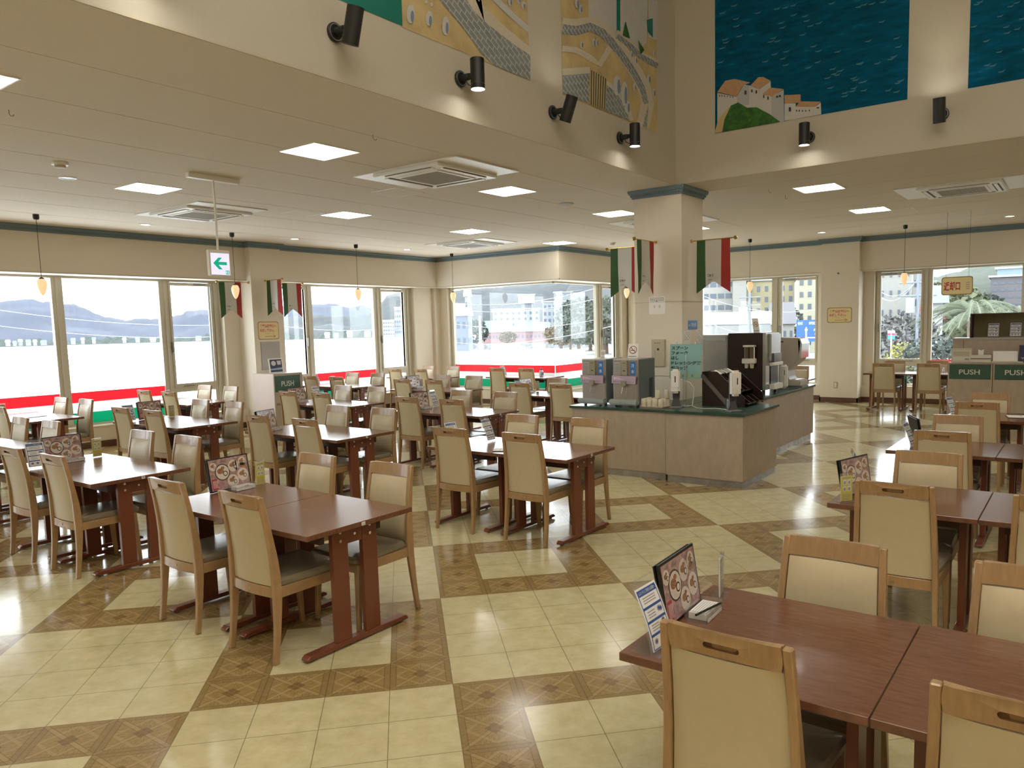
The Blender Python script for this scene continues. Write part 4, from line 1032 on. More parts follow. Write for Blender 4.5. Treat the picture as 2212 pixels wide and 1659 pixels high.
# tray of paper cups
o = empty('serving_tray', (7.80, 4.0, CT)); q = MB(); q.box(-.13, -.145, 0, .13, .145, .006); 
for b in ((-.13, -.145, .13, -.138), (-.13, .138, .13, .145), (-.13, -.138, -.123, .138), (.123, -.138, .13, .138)): q.box(b[0], b[1], .006, b[2], b[3], .016)
q.build('tray', mat('tan_tray', (.40, .30, .20), .5), o, .002, False, 1); tag(o, 'shallow tan tray carrying upturned paper cups', 'tray')
CUPM = mat('paper_cup_cream', (.62, .56, .45), .55)
q = MB(); q.lathe([(.034, 0), (.0355, .004), (.034, .008), (.0335, .030), (.034, .033), (.025, .092), (.0235, .094), (.022, .088), (.001, .087)], n=20); cup0 = q.build('paper_cup', CUPM, None, 0, True); TREE[cup0.name] = []
n = 0
WHO = ['nearest the water dispenser', 'second along', 'third along', 'by the sanitizer stand']
for i in range(3):
    for j in range(4):
        c = cup0 if n == 0 else copy_tree(cup0); n += 1
        c.location = (7.715 + .072 * i + (j % 2) * .004, 4.112 - .072 * j, CT + .0065)
        tag(c, 'upturned cream paper cup in %s line of tray, %s' % (['the front', 'the middle', 'the rear'][i], WHO[j]), 'cup', 'upturned paper cups on the tray')
for k, (x, y) in enumerate(((7.79, 3.97), (7.86, 3.90))):
    c = copy_tree(cup0); c.location = (x - .003, y - .002, CT + .0065 + .016 + .0005 + .079); c.location.z = CT + .102; tag(c, 'paper cup perched on the tray cups, %s one' % ['inner', 'outer'][k], 'cup', 'paper cups on top of others')
# sanitizer stands
def sanitizer(x, y, rz, label):
    o = empty('sanitizer_stand', (x, y, CT), rz)
    q = MB(); q.box(-.07, -.075, 0, .075, .075, .014); q.build('foot_plate', GREY, o, .008, True)
    q = MB(); rings = []
    for z, a, b in ((.014, .07, .060), (.05, .045, .045), (.10, .028, .034), (.17, .022, .034)): rings.append([Vector((.02, -b, z)), Vector((.02 + .03, -b, z)), Vector((.02 + .03, b, z)), Vector((.02, b, z))])
    q.loft(rings); q.box(.02, -.04, .10, .045, .04, .40); q.build('support', mat('dark_grey_plastic', (.10, .10, .105), .4), o, .004)
    q = MB(); q.box(-.075, -.052, .165, .02, .052, .435); q.build('dispenser_body', WHITEP, o, .024, True, 4)
    q = MB(); q.box(-.0765, -.047, .235, -.06, .047, .42); q.build('front_cover', mat('gloss_white_plastic', (.85, .84, .82), .18), o, .012, True, 3)
    q = MB(); q.box(-.0785, -.006, .29, -.0765, .006, .36); q.build('level_slot', BLACK, o, .002)
    return tag(o, label, 'dispenser', 'automatic sanitizer dispensers')
sanitizer(7.82, 3.76, .35, 'white sanitizer dispenser stand beside the tray of cups'); sanitizer(7.72, 3.04, .85, 'white sanitizer dispenser stand at the counter corner')
q = MB(); q.tube([(7.90, 3.70, CT + .30), (7.93, 3.64, CT + .28), (7.95, 3.60, CT + .22), (7.94, 3.60, CT + .12), (7.90, 3.60, CT + .02), (7.84, 3.52, CT + .006), (7.80, 3.42, CT + .006), (7.86, 3.30, CT + .006), (7.83, 3.2, CT + .006), (7.80, 3.14, CT + .006)], .0032, 8)
tag(q.build('power_cable', WHITEP, None, 0, True), 'white cable running between the two sanitizer stands', 'cable')
# small condiment pots behind the corner sanitizer
for x, y, l, w in ((7.93, 3.16, 'clear', ACRYL),):
    o = empty('tissue_holder', (x, y, CT), .5); q = MB()
    for b in ((-.05, -.05, 0, .05, .05, .003), (-.05, -.05, 0, -.047, .05, .12), (.047, -.05, 0, .05, .05, .12), (-.05, .047, 0, .05, .05, .12)): q.box(*b)
    q.build('clear_box', ACRYL, o); q = MB(); q.box(-.04, -.035, .003, .04, .04, .10); q.build('packets', mat('pale_blue_paper', (.48, .60, .66), .5), o, .004); tag(o, 'small clear box of packets behind the corner sanitizer stand', 'box')
# teal board on a thin stand
o = empty('teal_board', (7.97, 3.735, CT), -math.pi / 2 + .06)
q = MB(); T = Matrix.Rotation(math.radians(-5), 4, 'X')
q.box(-.185, 0, .315, .195, .006, .71, 0, T); q.build('board', TEAL, o)
q = MB(); u = Vector((1, 0, 0)); v = T.to_3x3() @ Vector((0, 0, 1))
for i, (t, w) in enumerate((('スプーン', .20), ('フォーク', .20), ('はし', .09), ('ドレッシング類', .36), ('紙コップ', .20))):
    q.text(t, T @ Vector((-.168, -.0015, .645 - i * .057)), u, v, w=w, h=.041, off=.04)
q.build('lettering', INK, o)
q = MB()
for k in range(4): q.disc(T @ Vector((-.02 + .055 * k, -.0015, .35)), u, v, .013, .018, m=0 if k % 2 else 1)
q.build('small_emblems', [mat('emblem_yellow', (.48, .42, .06), .5), mat('emblem_olive', (.22, .25, .04), .5)], o)
q = MB(); q.cyl((.02, .02, .006), (.02, .02, .60), .005, n=8); q.cyl((.02, .02, 0), (.02, .02, .008), .07, n=20); q.cyl((-.10, .055, .71), (-.10, .055, .73), .004); q.cyl((.12, .055, .71), (.12, .055, .73), .004); q.build('stand', STEEL, o, 0, True)
tag(o, 'teal board listing spoons, forks and cups on a thin stand', 'sign')
# cutlery rack: three stepped tiers, opens toward -y
o = empty('cutlery_rack', (8.14, 3.06, CT)); L = .58
for t in range(3):
    y0, z0 = .0 + t * .13, .005 + t * .125
    q = MB(); n = 4
    for k in range(n):
        a = k * L / n; b = a + L / n - .006
        q.prism([(a, y0, z0 + .03), (a, y0 + .03, z0), (a, y0 + .24, z0), (a, y0 + .24, z0 + .13), (a, y0 + .10, z0 + .10)], (.004, 0, 0)); q.prism([(b, y0, z0 + .03), (b, y0 + .03, z0), (b, y0 + .24, z0), (b, y0 + .24, z0 + .13), (b, y0 + .10, z0 + .10)], (.004, 0, 0))
        q.box(a, y0 + .03, z0, b, y0 + .24, z0 + .005); q.box(a, y0 + .236, z0, b, y0 + .24, z0 + .13)
        q.prism([(a, y0, z0 + .03), (a, y0 + .03, z0), (a, y0 + .034, z0 + .004), (a, y0 + .004, z0 + .034)], (b - a, 0, 0)); q.box(a + .03, y0 - .006, z0 + .022, b - .03, y0 + .006, z0 + .034)
    q.build('bin_tier', DBROWN, o)
q = MB(); q.prism([(-.012, .02, 0), (-.012, .52, 0), (-.012, .52, .39), (-.012, .34, .39), (-.012, .02, .11)], (.008, 0, 0)); q.prism([(L, .02, 0), (L, .52, 0), (L, .52, .39), (L, .34, .39), (L, .02, .11)], (.008, 0, 0)); q.box(-.004, .505, 0, L, .52, .39); q.build('side_panel', DBROWN, o)
q = MB(); q.prism([(-.030, .16, 0), (-.030, .22, 0), (-.030, .56, .36), (-.030, .50, .36)], (.016, 0, 0)); q.box(-.030, .10, 0, -.014, .22, .02); q.build('diagonal_brace', mat('grey_brace', (.17, .15, .13), .4, metal=.3), o)
tag(o, 'dark brown stepped rack of cutlery bins with grey brace', 'rack')
rr = random.Random(9)
for k in range(6):
    q = MB(); T = Matrix.Translation((8.20 + .09 * k, 3.46, CT + .368)) @ Matrix.Rotation(rr.uniform(-.5, .5), 4, 'Z') @ Matrix.Rotation(.5, 4, 'X'); q.box(-.028, -.045, .0, .028, .045, .012, 0, T)
    tag(q.build('sauce_packet', WHITE if k % 2 else mat('silver_packet', (.5, .5, .5), .25, metal=.6), None, .004), 'small %s packet in the top bins of cutlery rack' % ('white' if k % 2 else 'silver'), 'packet', 'white packets' if k % 2 else 'silver packets')
# pump bottle
o = empty('pump_bottle', (8.82, 3.36, CT)); q = MB(); q.lathe([(.030, 0), (.034, .004), (.034, .10), (.040, .13), (.036, .137), (.012, .142), (.012, .155)], n=18); q.build('bottle', WHITEP, o, 0, True)
q = MB(); q.lathe([(.0345, .015), (.0345, .07)], n=18, cap=False); q.build('blue_wrap', BLUE, o, 0, True)
q = MB(); q.lathe([(.016, .155), (.018, .18), (.006, .185), (.005, .22)], n=14); q.tube([(0, 0, .218), (0, -.03, .222), (.0, -.075, .222), (.0, -.085, .195)], .005, 8); q.build('pump', WHITEP, o, 0, True)
tag(o, 'white pump bottle with blue wrap beside the cutlery rack', 'bottle')
# coffee machine: brown side faces -x, metal front faces -y
o = empty('coffee_machine', (9.60, 3.38, CT))
q = MB(); q.box(0, 0.02, .055, .52, .48, .795); q.build('casing', DBROWN, o, .004)
q = MB(); q.box(-.0, -.02, .06, .52, .02, .79); q.build('front_frame', STEEL, o, .004)
q = MB(); q.box(.12, -.05, .42, .50, -.02, .78); q.build('front_door', mat('light_metal', (.50, .52, .54), .25, metal=.5), o, .01)
q = MB(); q.box(.16, -.075, .40, .46, -.05, .53, 0); q.build('display_screen', mat('dark_screen', (.05, .08, .11), .15, coat=.5), o, .006)
q = MB(); q.box(.14, -.09, .06, .48, -.02, .13); q.box(.14, -.09, .37, .48, -.02, .41); q.build('drip_shelf', WHITEP, o, .006)
q = MB(); q.box(.17, -.03, .13, .45, -.022, .36); q.build('cup_bay', BLACK, o)
q = MB()
for x, y in ((.04, .02), (.48, .02), (.04, .44), (.48, .44)): q.cyl((x, y, 0), (x, y, .056), .022, n=12)
q.build('foot', BLACK, o)
q = MB(); q.box(-.07, .10, .615, -.002, .26, .64); q.box(-.07, .10, .46, -.055, .115, .64); q.box(-.085, .095, .405, -.002, .265, .47); q.build('cup_holder', WHITEP, o, .006)
q = MB()
for y in (.145, .215): q.cyl((-.042, y, .47), (-.042, y, .615), .032, n=16)
q.build('cup_sleeve', mat('smoky_tube', (.12, .09, .06), .3), o, 0, True)
q = MB()
for y in (.145, .215): q.cyl((-.042, y, .41), (-.042, y, .345), .031, .023, n=16)
q.build('hanging_cups', CUPM, o, 0, True)
tag(o, 'tall dark brown coffee machine with white cup holder on side', 'coffee machine')
nosmoke('no_smoking_card', (9.80, 3.55, CT + .797), -.55, .10, .19, 'tilted no smoking card on top of the coffee machine')
o = empty('ice_machine', (9.66, 3.90, CT)); q = MB(); q.box(0, 0, .0, .62, .62, .775); q.build('casing', STEEL, o, .01); q = MB(); q.box(-.012, .02, .70, 0, .60, .76); q.build('top_lip', mat('light_metal', (.50, .52, .54), .25, metal=.5), o)
tag(o, 'plain stainless steel machine between column and coffee machine', 'machine')
# tea machine in profile, opening toward -y
o = empty('tea_machine', (10.72, 3.36, CT))
q = MB(); prof = [(-.10, .03), (-.10, .10), (-.06, .115), (.045, .115), (.07, .15), (.075, .24), (.05, .29), (-.06, .38), (-.085, .42), (-.10, .65), (-.06, .70), (.30, .71), (.34, .69), (.34, .03)]
q.prism([(0, y, z) for y, z in prof], (.34, 0, 0)); q.build('casing', mat('warm_grey_plastic', (.42, .37, .31), .4), o, .006)
q = MB(); q.prism([(-.0, -.108, .42), (-.0, -.118, .62), (-.0, -.09, .69), (-.0, -.06, .69), (-.0, -.08, .42)], (.34, 0, 0)); q.build('clear_front', mat('pale_glassy_front', (.50, .55, .55), .15, coat=.6), o)
q = MB(); q.box(.02, -.12, 0, .32, .30, .03); q.build('base_foot', GREY, o, .004)
q = MB(); q.disc((-.001, .24, .65), (0, -1, 0), (0, 0, 1), .012); q.rect((-.001, .21, .64), (0, -1, 0), (0, 0, 1), .07, .016)
for k in range(7): q.rect((-.001, .26, .42 + .026 * k), (0, -1, 0), (0, 0, 1), .09, .003)
q.build('side_print', INK, o)
tag(o, 'warm grey tea machine with overhanging head at cabinet end', 'tea machine')
o = empty('soap_dispenser', (10.42, 3.40, CT)); q = MB(); q.box(0, -.04, .02, .10, .06, .34); q.build('body', WHITEP, o, .02, True, 3); q = MB(); q.box(-.01, -.045, 0, .11, .07, .02); q.box(.03, .05, .02, .07, .062, .2); q.build('foot', GREY, o); q = MB(); q.box(-.0015, -.02, .20, 0, -.012, .27); q.build('slot', BLACK, o)
tag(o, 'white upright dispenser between coffee and tea machines', 'dispenser')
# ---------------------------------------------------------------- on the column
X0 = 8.65
o = empty('electric_panel', (X0, 4.39, 1.37)); q = MB(); q.box(-.018, -.095, -.17, 0, .095, .17); q.build('cover', mat('beige_metal_cover', (.50, .45, .32), .45), o, .004)
q = MB()
for k in range(4): q.cyl((-.0185, .045 - .022 * k, .125), (-.02, .045 - .022 * k, .125), .005, n=10)
q.cyl((-.0185, -.0, .045), (-.021, -.0, .045), .014, n=14); q.build('key_lock', BLACK, o)
q = MB(); q.box(-.024, .045, -.03, -.018, .062, .03); q.box(-.0195, -.088, -.15, -.018, -.084, .15); q.build('latch', STEEL, o)
tag(o, 'beige metal electric panel on the column', 'panel')
def plate(name, loc, u, w, h, mats, draw, label, cat='sign', t=.003, group=None, radius=0):
    """flat board on a wall; loc lower left corner, u = reading direction"""
    u = Vector(u); n = Vector((u.y, -u.x, 0)); L = Vector(loc); o = empty(name, L); q = MB()
    def P(a, b, k=0): return u * a + Vector((0, 0, b)) + n * (t + .0006 * k)
    if radius:
        pts = []
        for cx, cz, a0 in ((w - radius, h - radius, 0), (radius, h - radius, 90), (radius, radius, 180), (w - radius, radius, 270)):
            for k in range(5): a = math.radians(a0 + k * 22.5); pts.append((cx + radius * math.cos(a), cz + radius * math.sin(a)))
    else: pts = [(0, 0), (w, 0), (w, h), (0, h)]
    q.loft([[u * a + Vector((0, 0, b)) for a, b in pts], [P(a, b) for a, b in pts]], 0)
    q.build('board', mats[0], o)
    q = MB(); draw(q, P, u, pts); q.build('lettering', mats[1:], o)
    return tag(o, label, cat, group)
def d_wifi(q, P, u, pts):
    z = Vector((0, 0, 1))
    q.poly([P(.02, .165, 1), P(.205, .165, 1), P(.205, .205, 1), P(.02, .205, 1)], 0); q.poly([P(.025, .169, 2), P(.200, .169, 2), P(.200, .201, 2), P(.025, .201, 2)], 1)
    q.poly([P(.10, .166, 1), P(.118, .166, 1), P(.109, .152, 1)], 0)
    q.text('Wi-Fiつかえます', P(.033, .176, 3), u, z, w=.16, h=.018, m=0, off=.02)
    for s_ in (-1, 1):
        for r in (.03, .042): q.tube([P(.112 + s_ * (r * math.cos(a)), .095 + r * math.sin(a), 1) for a in (-.5, -.25, 0, .25, .5)], .0014, 5, 0)
plate('notice_plate', (X0, 4.52, 1.852), (0, -1, 0), .225, .218, [WHITEM, INK, WHITEM], d_wifi, 'square white wireless notice on the column', radius=.012)
def d_cw(q, P, u, pts): q.text('←冷水', P(.02, .028, 1), u, Vector((0, 0, 1)), w=.22, h=.06, m=0, off=.02)
plate('cold_water_sign', (8.82, 4.07, 1.652), (1, 0, 0), .27, .112, [BRBLUE, WHITE], d_cw, 'blue cold water sign with arrow on the column')
def d_paper(q, P, u, pts):
    w = pts[1][0]; h = pts[2][1]
    for k in range(int(w / .035)):
        for j in range(int((h - .05) / .022)):
            if (k * 7 + j * 3) % 5: q.poly([P(.02 + .035 * k, h - .03 - .022 * j, 1), P(.034 + .035 * k, h - .03 - .022 * j, 1), P(.034 + .035 * k, h - .016 - .022 * j, 1), P(.02 + .035 * k, h - .016 - .022 * j, 1)], 0)
plate('paper_notice', (8.68, 4.07, 1.47), (1, 0, 0), .20, .17, [WHITE, mat('grey_print', (.35, .35, .36), .6)], d_paper, 'short curling paper notice under the blue sign', 'notice')
plate('paper_notice', (9.06, 4.07, 1.33), (1, 0, 0), .19, .32, [WHITE, mat('grey_print', (.35, .35, .36), .6)], d_paper, 'tall paper notice with vertical writing on the column edge', 'notice')
# ---------------------------------------------------------------- flags
FG = mat('flag_green', (.035, .10, .03), .75, bump=(60, .1)); FW = mat('flag_white', (.60, .59, .55), .75, bump=(60, .1)); FR = mat('flag_red', (.36, .03, .025), .75, bump=(60, .1))
BRASS = mat('brass', (.55, .38, .10), .25, metal=1)
def flag(base, d, left, u, text, label, L=.55):
    """base: wall point of the pole, d: pole direction, left: distance along the pole of the cloth's reading-left edge"""
    base = Vector(base); d = Vector(d); u = Vector(u); o = empty('pennant_flag', base)
    q = MB(); q.cyl((0, 0, 0), d * .015, .022, n=14); q.cyl((0, 0, 0), d * L, .007, n=10); q.build('pole', BRASS, o, 0, True)
    q = MB(); c = d * (L + .012); q.lathe([(.002, -.024), (.017, -.017), (.024, 0), (.017, .017), (.002, .024)], c, 16); q.build('ball_finial', BRASS, o, 0, True)
    w = .43; h = .64; n = Vector((u.y, -u.x, 0))
    def P(a, z): return d * left + u * a * w + Vector((0, 0, -.006 - z)) + n * (.012 * math.sin(a * 9 + z * 3) * min(1, z * 2.2) + .009)
    for nm, m, a0, a1 in (('green_stripe', FG, 0, .26), ('white_field', FW, .26, .74), ('red_stripe', FR, .74, 1)):
        q = MB(); rows = []
        N = 10; K = 6
        for k in range(N + 1):
            row = []
            for j in range(K + 1):
                a = a0 + (a1 - a0) * j / K; hh = h - .15 * (1 - abs(a - .5) * 2); row.append(P(a, hh * k / N))
            rows.append(row)
        q.grid(rows, 0, n * -.0012); q.build(nm, m, o)
    if text:
        q = MB(); q.text(text, P(.31, .44) + n * .004, u, (0, 0, 1), w=.17, h=.032, m=0, off=.03)
        for k in range(2): q.rect(P(.33, .475 + k * .012) + n * .004, u, (0, 0, 1), .12, .003, 0)
        q.build('lettering', INK, o)
    return tag(o, label, 'flag', 'green white and red pennants')
flag((8.92, 4.07, 2.74), (0, -1, 0), .08, (0, -1, 0), 'コクー', 'tricolour pennant on the street side of the column', .56)
flag((8.65, 4.42, 2.74), (-1, 0, 0), .50, (1, 0, 0), 'ーティチョー', 'narrow seeming tricolour pennant on the front of column', .54)
flag((8.92, 4.72, 2.74), (0, 1, 0), .50, (0, -1, 0), 'ピサバイーニ', 'tricolour pennant on the window side of the column', .55)
flag((8.3, 12.47, 2.66), (-1, 0, 0), .60, (1, 0, 0), 'ハムッチオ', 'tricolour pennant beside the sign with green arrow', .62)
flag((8.6, 12.40, 2.70), (0, -1, 0), .05, (0, -1, 0), 'チリーナ', 'tricolour pennant on the front of the window pillar', .50)
flag((8.95, 12.48, 2.68), (1, 0, 0), .06, (1, 0, 0), 'チーズ', 'tricolour pennant partly behind another at the window pillar', .52)
# ---------------------------------------------------------------- return signs and wall things
def d_ret(q, P, u, pts):
    z = Vector((0, 0, 1)); k = .985
    w = max(p[0] for p in pts); h = max(p[1] for p in pts)
    q.poly([P(w / 2 + (a - w / 2) * .95, h / 2 + (b - h / 2) * .92, 1) for a, b in pts], 1)
    q.text('食器は返却口へ', P(w * .09, h * .66, 2), u, z, w=w * .80, h=h * .19, m=0, off=.035)
    q.text('お返し下さい。', P(w * .09, h * .42, 2), u, z, w=w * .68, h=h * .18, m=0, off=.035)
    q.text('ご協力お願いいたします', P(w * .30, h * .31, 2), u, z, w=w * .45, h=h * .06, m=2)
    q.poly([P(w * .32, h * .155, 2), P(w * .78, h * .155, 2), P(w * .78, h * .185, 2), P(w * .32, h * .185, 2)], 2)
    q.poly([P(w * .70, h * .08, 2), P(w * .73, h * .08, 2), P(w * .84, h * .17, 2), P(w * .73, h * .26, 2), P(w * .70, h * .26, 2), P(w * .79, h * .17, 2)], 2)
RB = [mat('sign_border_red', (.42, .20, .10), .5), PINK, LYEL, ORANGE]
plate('return_sign', (8.385, 12.4, 1.62), (1, 0, 0), .44, .33, RB, d_ret, 'pale yellow tray return sign on the window pillar', radius=.04)
RB2 = [mat('sign_border_brown', (.30, .19, .06), .5), PINK, LYEL, ORANGE]
plate('return_sign', (16.55, 4.49, 1.66), (0, -1, 0), .49, .31, RB2, d_ret, 'pale yellow tray return sign on the street side pillar', radius=.04)
a = on(2033, 641, 'X', 13.95); b_ = on(2102, 608, 'X', 13.95)
def d_ret2(q, P, u, pts):
    w = max(p[0] for p in pts); h = max(p[1] for p in pts)
    q.poly([P(w / 2 + (a - w / 2) * .95, h / 2 + (b - h / 2) * .90, 1) for a, b in pts], 1)
    q.text('返却口', P(w * .08, h * .24, 2), u, Vector((0, 0, 1)), w=w * .52, h=h * .50, m=0, off=.03)
    for k in range(4): q.poly([P(w * .78, h * (.30 + .11 * k), 2), P(w * .90, h * (.30 + .11 * k), 2), P(w * .90, h * (.35 + .11 * k), 2), P(w * .78, h * (.35 + .11 * k), 2)], 2)
o = plate('hanging_return_sign', (13.95, a.y, a.z + .02), (0, -1, 0), a.y - b_.y, .29, [RB[0], mat('deep_red_lettering', (.50, .02, .05), .5), LYEL, mat('faint_mauve', (.5, .35, .33), .5)], d_ret2, 'pale yellow return sign hanging from two strings', radius=.04)
q = MB()
for yy in (.06, a.y - b_.y - .06): q.cyl((0, -yy, .29), (0, -yy, ZC - o.location.z), .0018, n=6)
q.build('string', BLACK, o)
q = MB(); q.box(8.42, 12.385, 1.06, 8.82, 12.40, 1.58); oo = q.build('wall_access_board', mat('grey_access_panel', (.42, .39, .36), .5), None, .002); tag(oo, 'plain grey access panel on the window pillar', 'panel')
o = empty('wall_switch', (16.55, 4.30, .36)); q = MB(); q.box(-.008, -.04, -.07, 0, .04, .07); q.build('switch_plate', mat('beige_metal_cover', (.50, .45, .32), .45), o, .002); q = MB(); q.box(-.012, -.018, -.045, -.008, .018, .045); q.build('socket', WHITEP, o)
tag(o, 'small beige wall socket low on the street side pillar', 'socket')
o = empty('wall_bracket', (16.55, 4.27, 2.66)); q = MB(); q.cyl((0, 0, 0), (-.05, 0, .01), .008, n=8); q.cyl((-.05, 0, .01), (-.06, 0, .01), .014, n=10); q.build('hook_pin', BLACK, o); tag(o, 'small black hook high on the street side pillar', 'hook')
# ---------------------------------------------------------------- waste cabinets
def push_front(q, P0, u, w, zlo, zhi, m0=0, m1=1):
    u = Vector(u); n = Vector((u.y, -u.x, 0)); P0 = Vector(P0)
    q.prism([P0 + Vector((0, 0, zlo)), P0 + u * w + Vector((0, 0, zlo)), P0 + u * w + Vector((0, 0, zhi)), P0 + Vector((0, 0, zhi))], n * .006, m0)
    q.text('PUSH', P0 + u * (w * .24) + Vector((0, 0, zlo + (zhi - zlo) * .32)) + n * .0075, u, (0, 0, 1), w=w * .50, h=(zhi - zlo) * .34, m=m1, off=.012)
CREAML = mat('pale_lettering', (.62, .62, .54), .5)
pt = on(592, 812, 'Y', 11.75); pb = on(650, 842, 'Y', 11.75)
o = empty('waste_cabinet', (0, 0, 0)); q = MB(); q.box(8.20, 11.77, .0, pb.x + .05, 12.38, pt.z + .03); q.build('body', mat('pinkish_laminate', (.58, .47, .42), .5), o, .002, False, 1)
q = MB(); q.box(8.20, 11.75, 0, pb.x + .05, 11.77, pt.z + .03); q.build('face_frame', MAPLE, o)
q = MB(); push_front(q, (pt.x + .01, 11.75, 0), (1, 0, 0), pb.x - pt.x - .02, pb.z, pt.z - .01); q.build('push_flap', [PUSHG, CREAML], o)
tag(o, 'waste cabinet with green PUSH flap against the window pillar', 'waste cabinet')
ztop = pt.z + .031
o = empty('glass_picture', (8.47, 12.02, ztop)); T = Matrix.Rotation(math.radians(-8), 4, 'X'); q = MB(); q.box(-.15, 0, 0, .15, .006, .27, 0, T); q.build('card', WHITE, o)
q = MB(); u = Vector((1, 0, 0)); v = T.to_3x3() @ Vector((0, 0, 1)); A = lambda x, z, k=1: T @ Vector((x, -.001 * k, z))
q.poly([A(-.125, .02), A(.125, .02), A(.125, .25), A(-.125, .25)], 0); q.disc(A(-.05, .18, 2), u, v, .05, .045, m=1); q.poly([A(.03, .15, 2), A(.10, .15, 2), A(.11, .225, 2), A(.02, .225, 2)], 1); q.poly([A(-.125, .08, 2), A(.125, .10, 2), A(.125, .06, 2), A(-.125, .055, 2)], 2)
q.build('picture', [mat('navy_print', (.03, .035, .09), .4), mat('pale_grey_print', (.6, .6, .6), .4), mat('pale_blue_print', (.3, .4, .55), .4)], o)
tag(o, 'small dark picture of a plate and cup on waste cabinet', 'picture')
WX = 12.30
yl = on(2048, 783, 'X', WX).y; zt = on(2048, 783, 'X', WX).z; zs = on(2055, 731, 'X', WX + .25).z; zu = on(2096, 679.5, 'X', WX + .30).z; yu = on(2096, 679.5, 'X', WX + .30).y
gy = on(2145, 800, 'X', WX).y
zh = on(2051, 785.5, 'X', WX).z - .01; zl = on(2090, 819, 'X', WX).z
w1 = yl - gy
for i in range(3):
    ya = yl - i * w1; yb = ya - w1 + .006
    o = empty('waste_cabinet', (0, 0, 0)); q = MB(); q.box(WX + .02, yb, 0, WX + .62, ya, zt - .02); q.build('body', MAPLE, o)
    q = MB(); q.box(WX, yb, 0, WX + .02, ya, zt - .02); q.build('door', MAPLE, o, .002, False, 1)
    q = MB(); push_front(q, (WX, ya - .02, 0), (0, -1, 0), w1 - .045, zl, zh); q.build('push_flap', [PUSHG, CREAML], o)
    tag(o, ['waste cabinet with green PUSH flap, tray notice on top', 'waste cabinet with green PUSH flap, dark poster on top', 'third waste cabinet beyond the dark poster'][i], 'waste cabinet', 'street side waste cabinets')
q = MB(); q.box(WX - .01, yl - 3 * w1, zt - .0195, WX + .233, yl, zt); tag(q.build('ledge', MAPLE, None, .002), 'narrow maple ledge above the PUSH flaps', 'ledge')
o = empty('shelf_cabinet', (0, 0, 0)); q = MB(); q.box(WX + .25, yl - 3 * w1, zt - .02, WX + .62, yl - .02, zs); q.build('body', MAPLE, o, .003)
q = MB()
for k in range(3): q.box(WX + .248, yl - .16 - k * w1 * 1.35, zt + .01, WX + .25, yl - .155 - k * w1 * 1.35, zs - .03)
q.build('door_gap', INK, o); q = MB(); q.box(WX + .235, yl - 3 * w1, zs - .02, WX + .64, yl - .01, zs + .004); q.build('shelf_board', mat('grey_shelf_top', (.40, .36, .32), .4), o)
tag(o, 'raised maple cabinet row behind the PUSH ledge', 'cabinet')
o = empty('open_shelf_box', (0, 0, 0)); q = MB(); X1 = WX + .30; X2 = WX + .60; ye = yl - 3 * w1; z5 = zs + .005
q.box(X1, yu - .02, z5, X2, yu, zu); q.box(X1, ye, zu, X2, yu, zu + .012); q.build('dark_frame', mat('dark_purple_brown', (.06, .04, .04), .5), o)
q = MB(); q.box(X2 - .02, ye, z5, X2, yu - .02, zu); q.build('back_board', mat('olive_board', (.23, .20, .10), .6), o)
q = MB(); q.box(X1 + .02, yu - .022, z5, X2 - .02, yu - .02, zu); q.build('side_lining', mat('dark_purple_brown', (.06, .04, .04), .5), o)
tag(o, 'open olive backed display box on top of waste cabinets', 'shelf')
for k, (px, l) in enumerate(((2145, 'nearer the window'), (2193, 'farther along'))):
    p = on(px, 727, 'X', X1 + .1); put2(NOT0, (X1 + .10, p.y, z5 + .001), -math.pi / 2, 'blue-headed notice in the olive display box, ' + l + ' side', 'sign', 'table notices')
def standcard(name, px0, px1, z0, z1, x, face, draw, label, mats):
    y0 = on(px0, 800, 'X', x).y; y1 = on(px1, 800, 'X', x).y
    o = plate(name, (x, y0, z0), (0, -1, 0), y0 - y1, z1 - z0, mats, draw, label); return o
def d_bottle(q, P, u, pts):
    w = pts[1][0]; h = pts[2][1]; z = Vector((0, 0, 1))
    q.poly([P(w * .08, h * .12, 1), P(w * .93, h * .12, 1), P(w * .93, h * .85, 1), P(w * .08, h * .85, 1)], 1); q.poly([P(w * .1, h * .42, 2), P(w * .9, h * .42, 2), P(w * .9, h * .78, 2), P(w * .1, h * .78, 2)], 2)
    q.text('瓶・ペットボトルは', P(w * .14, h * .62, 3), u, z, w=w * .7, h=h * .12, m=0); q.text('こちらにお入れください', P(w * .14, h * .46, 3), u, z, w=w * .7, h=h * .11, m=0)
    for k in range(3): q.disc(P(w * (.70 + .07 * k), h * .22, 3), u, z, .012, .015, m=0)
standcard('bottle_notice', 2054, 2098, zt + .001, zt + .20, WX + .08, 0, d_bottle, 'cream framed bottle notice standing on the ledge', [mat('cream_board', (.58, .54, .44), .5), mat('grey_print', (.35, .35, .36), .6), mat('cream_paper', (.66, .63, .55), .5), mat('light_olive_band', (.50, .50, .35), .5)])
p = on(2118, 780, 'X', WX + .1); o = empty('tissue_box', (WX + .12, p.y, zt + .001)); q = MB(); q.box(-.06, -.13, 0, .06, .12, .10); q.build('box', mat('cream_paper', (.66, .63, .55), .5), o, .004)
q = MB(); q.box(-.0615, -.13, .045, -.06, .12, .055); q.build('dark_band', INK, o); q = MB(); q.prism([(0, -.03, .10), (0, .03, .10), (.01, .035, .18), (0, .0, .165), (0, -.035, .18)], (.02, 0, 0)); q.build('tissue', WHITE, o)
tag(o, 'white tissue box with dark band on the ledge', 'tissue box')
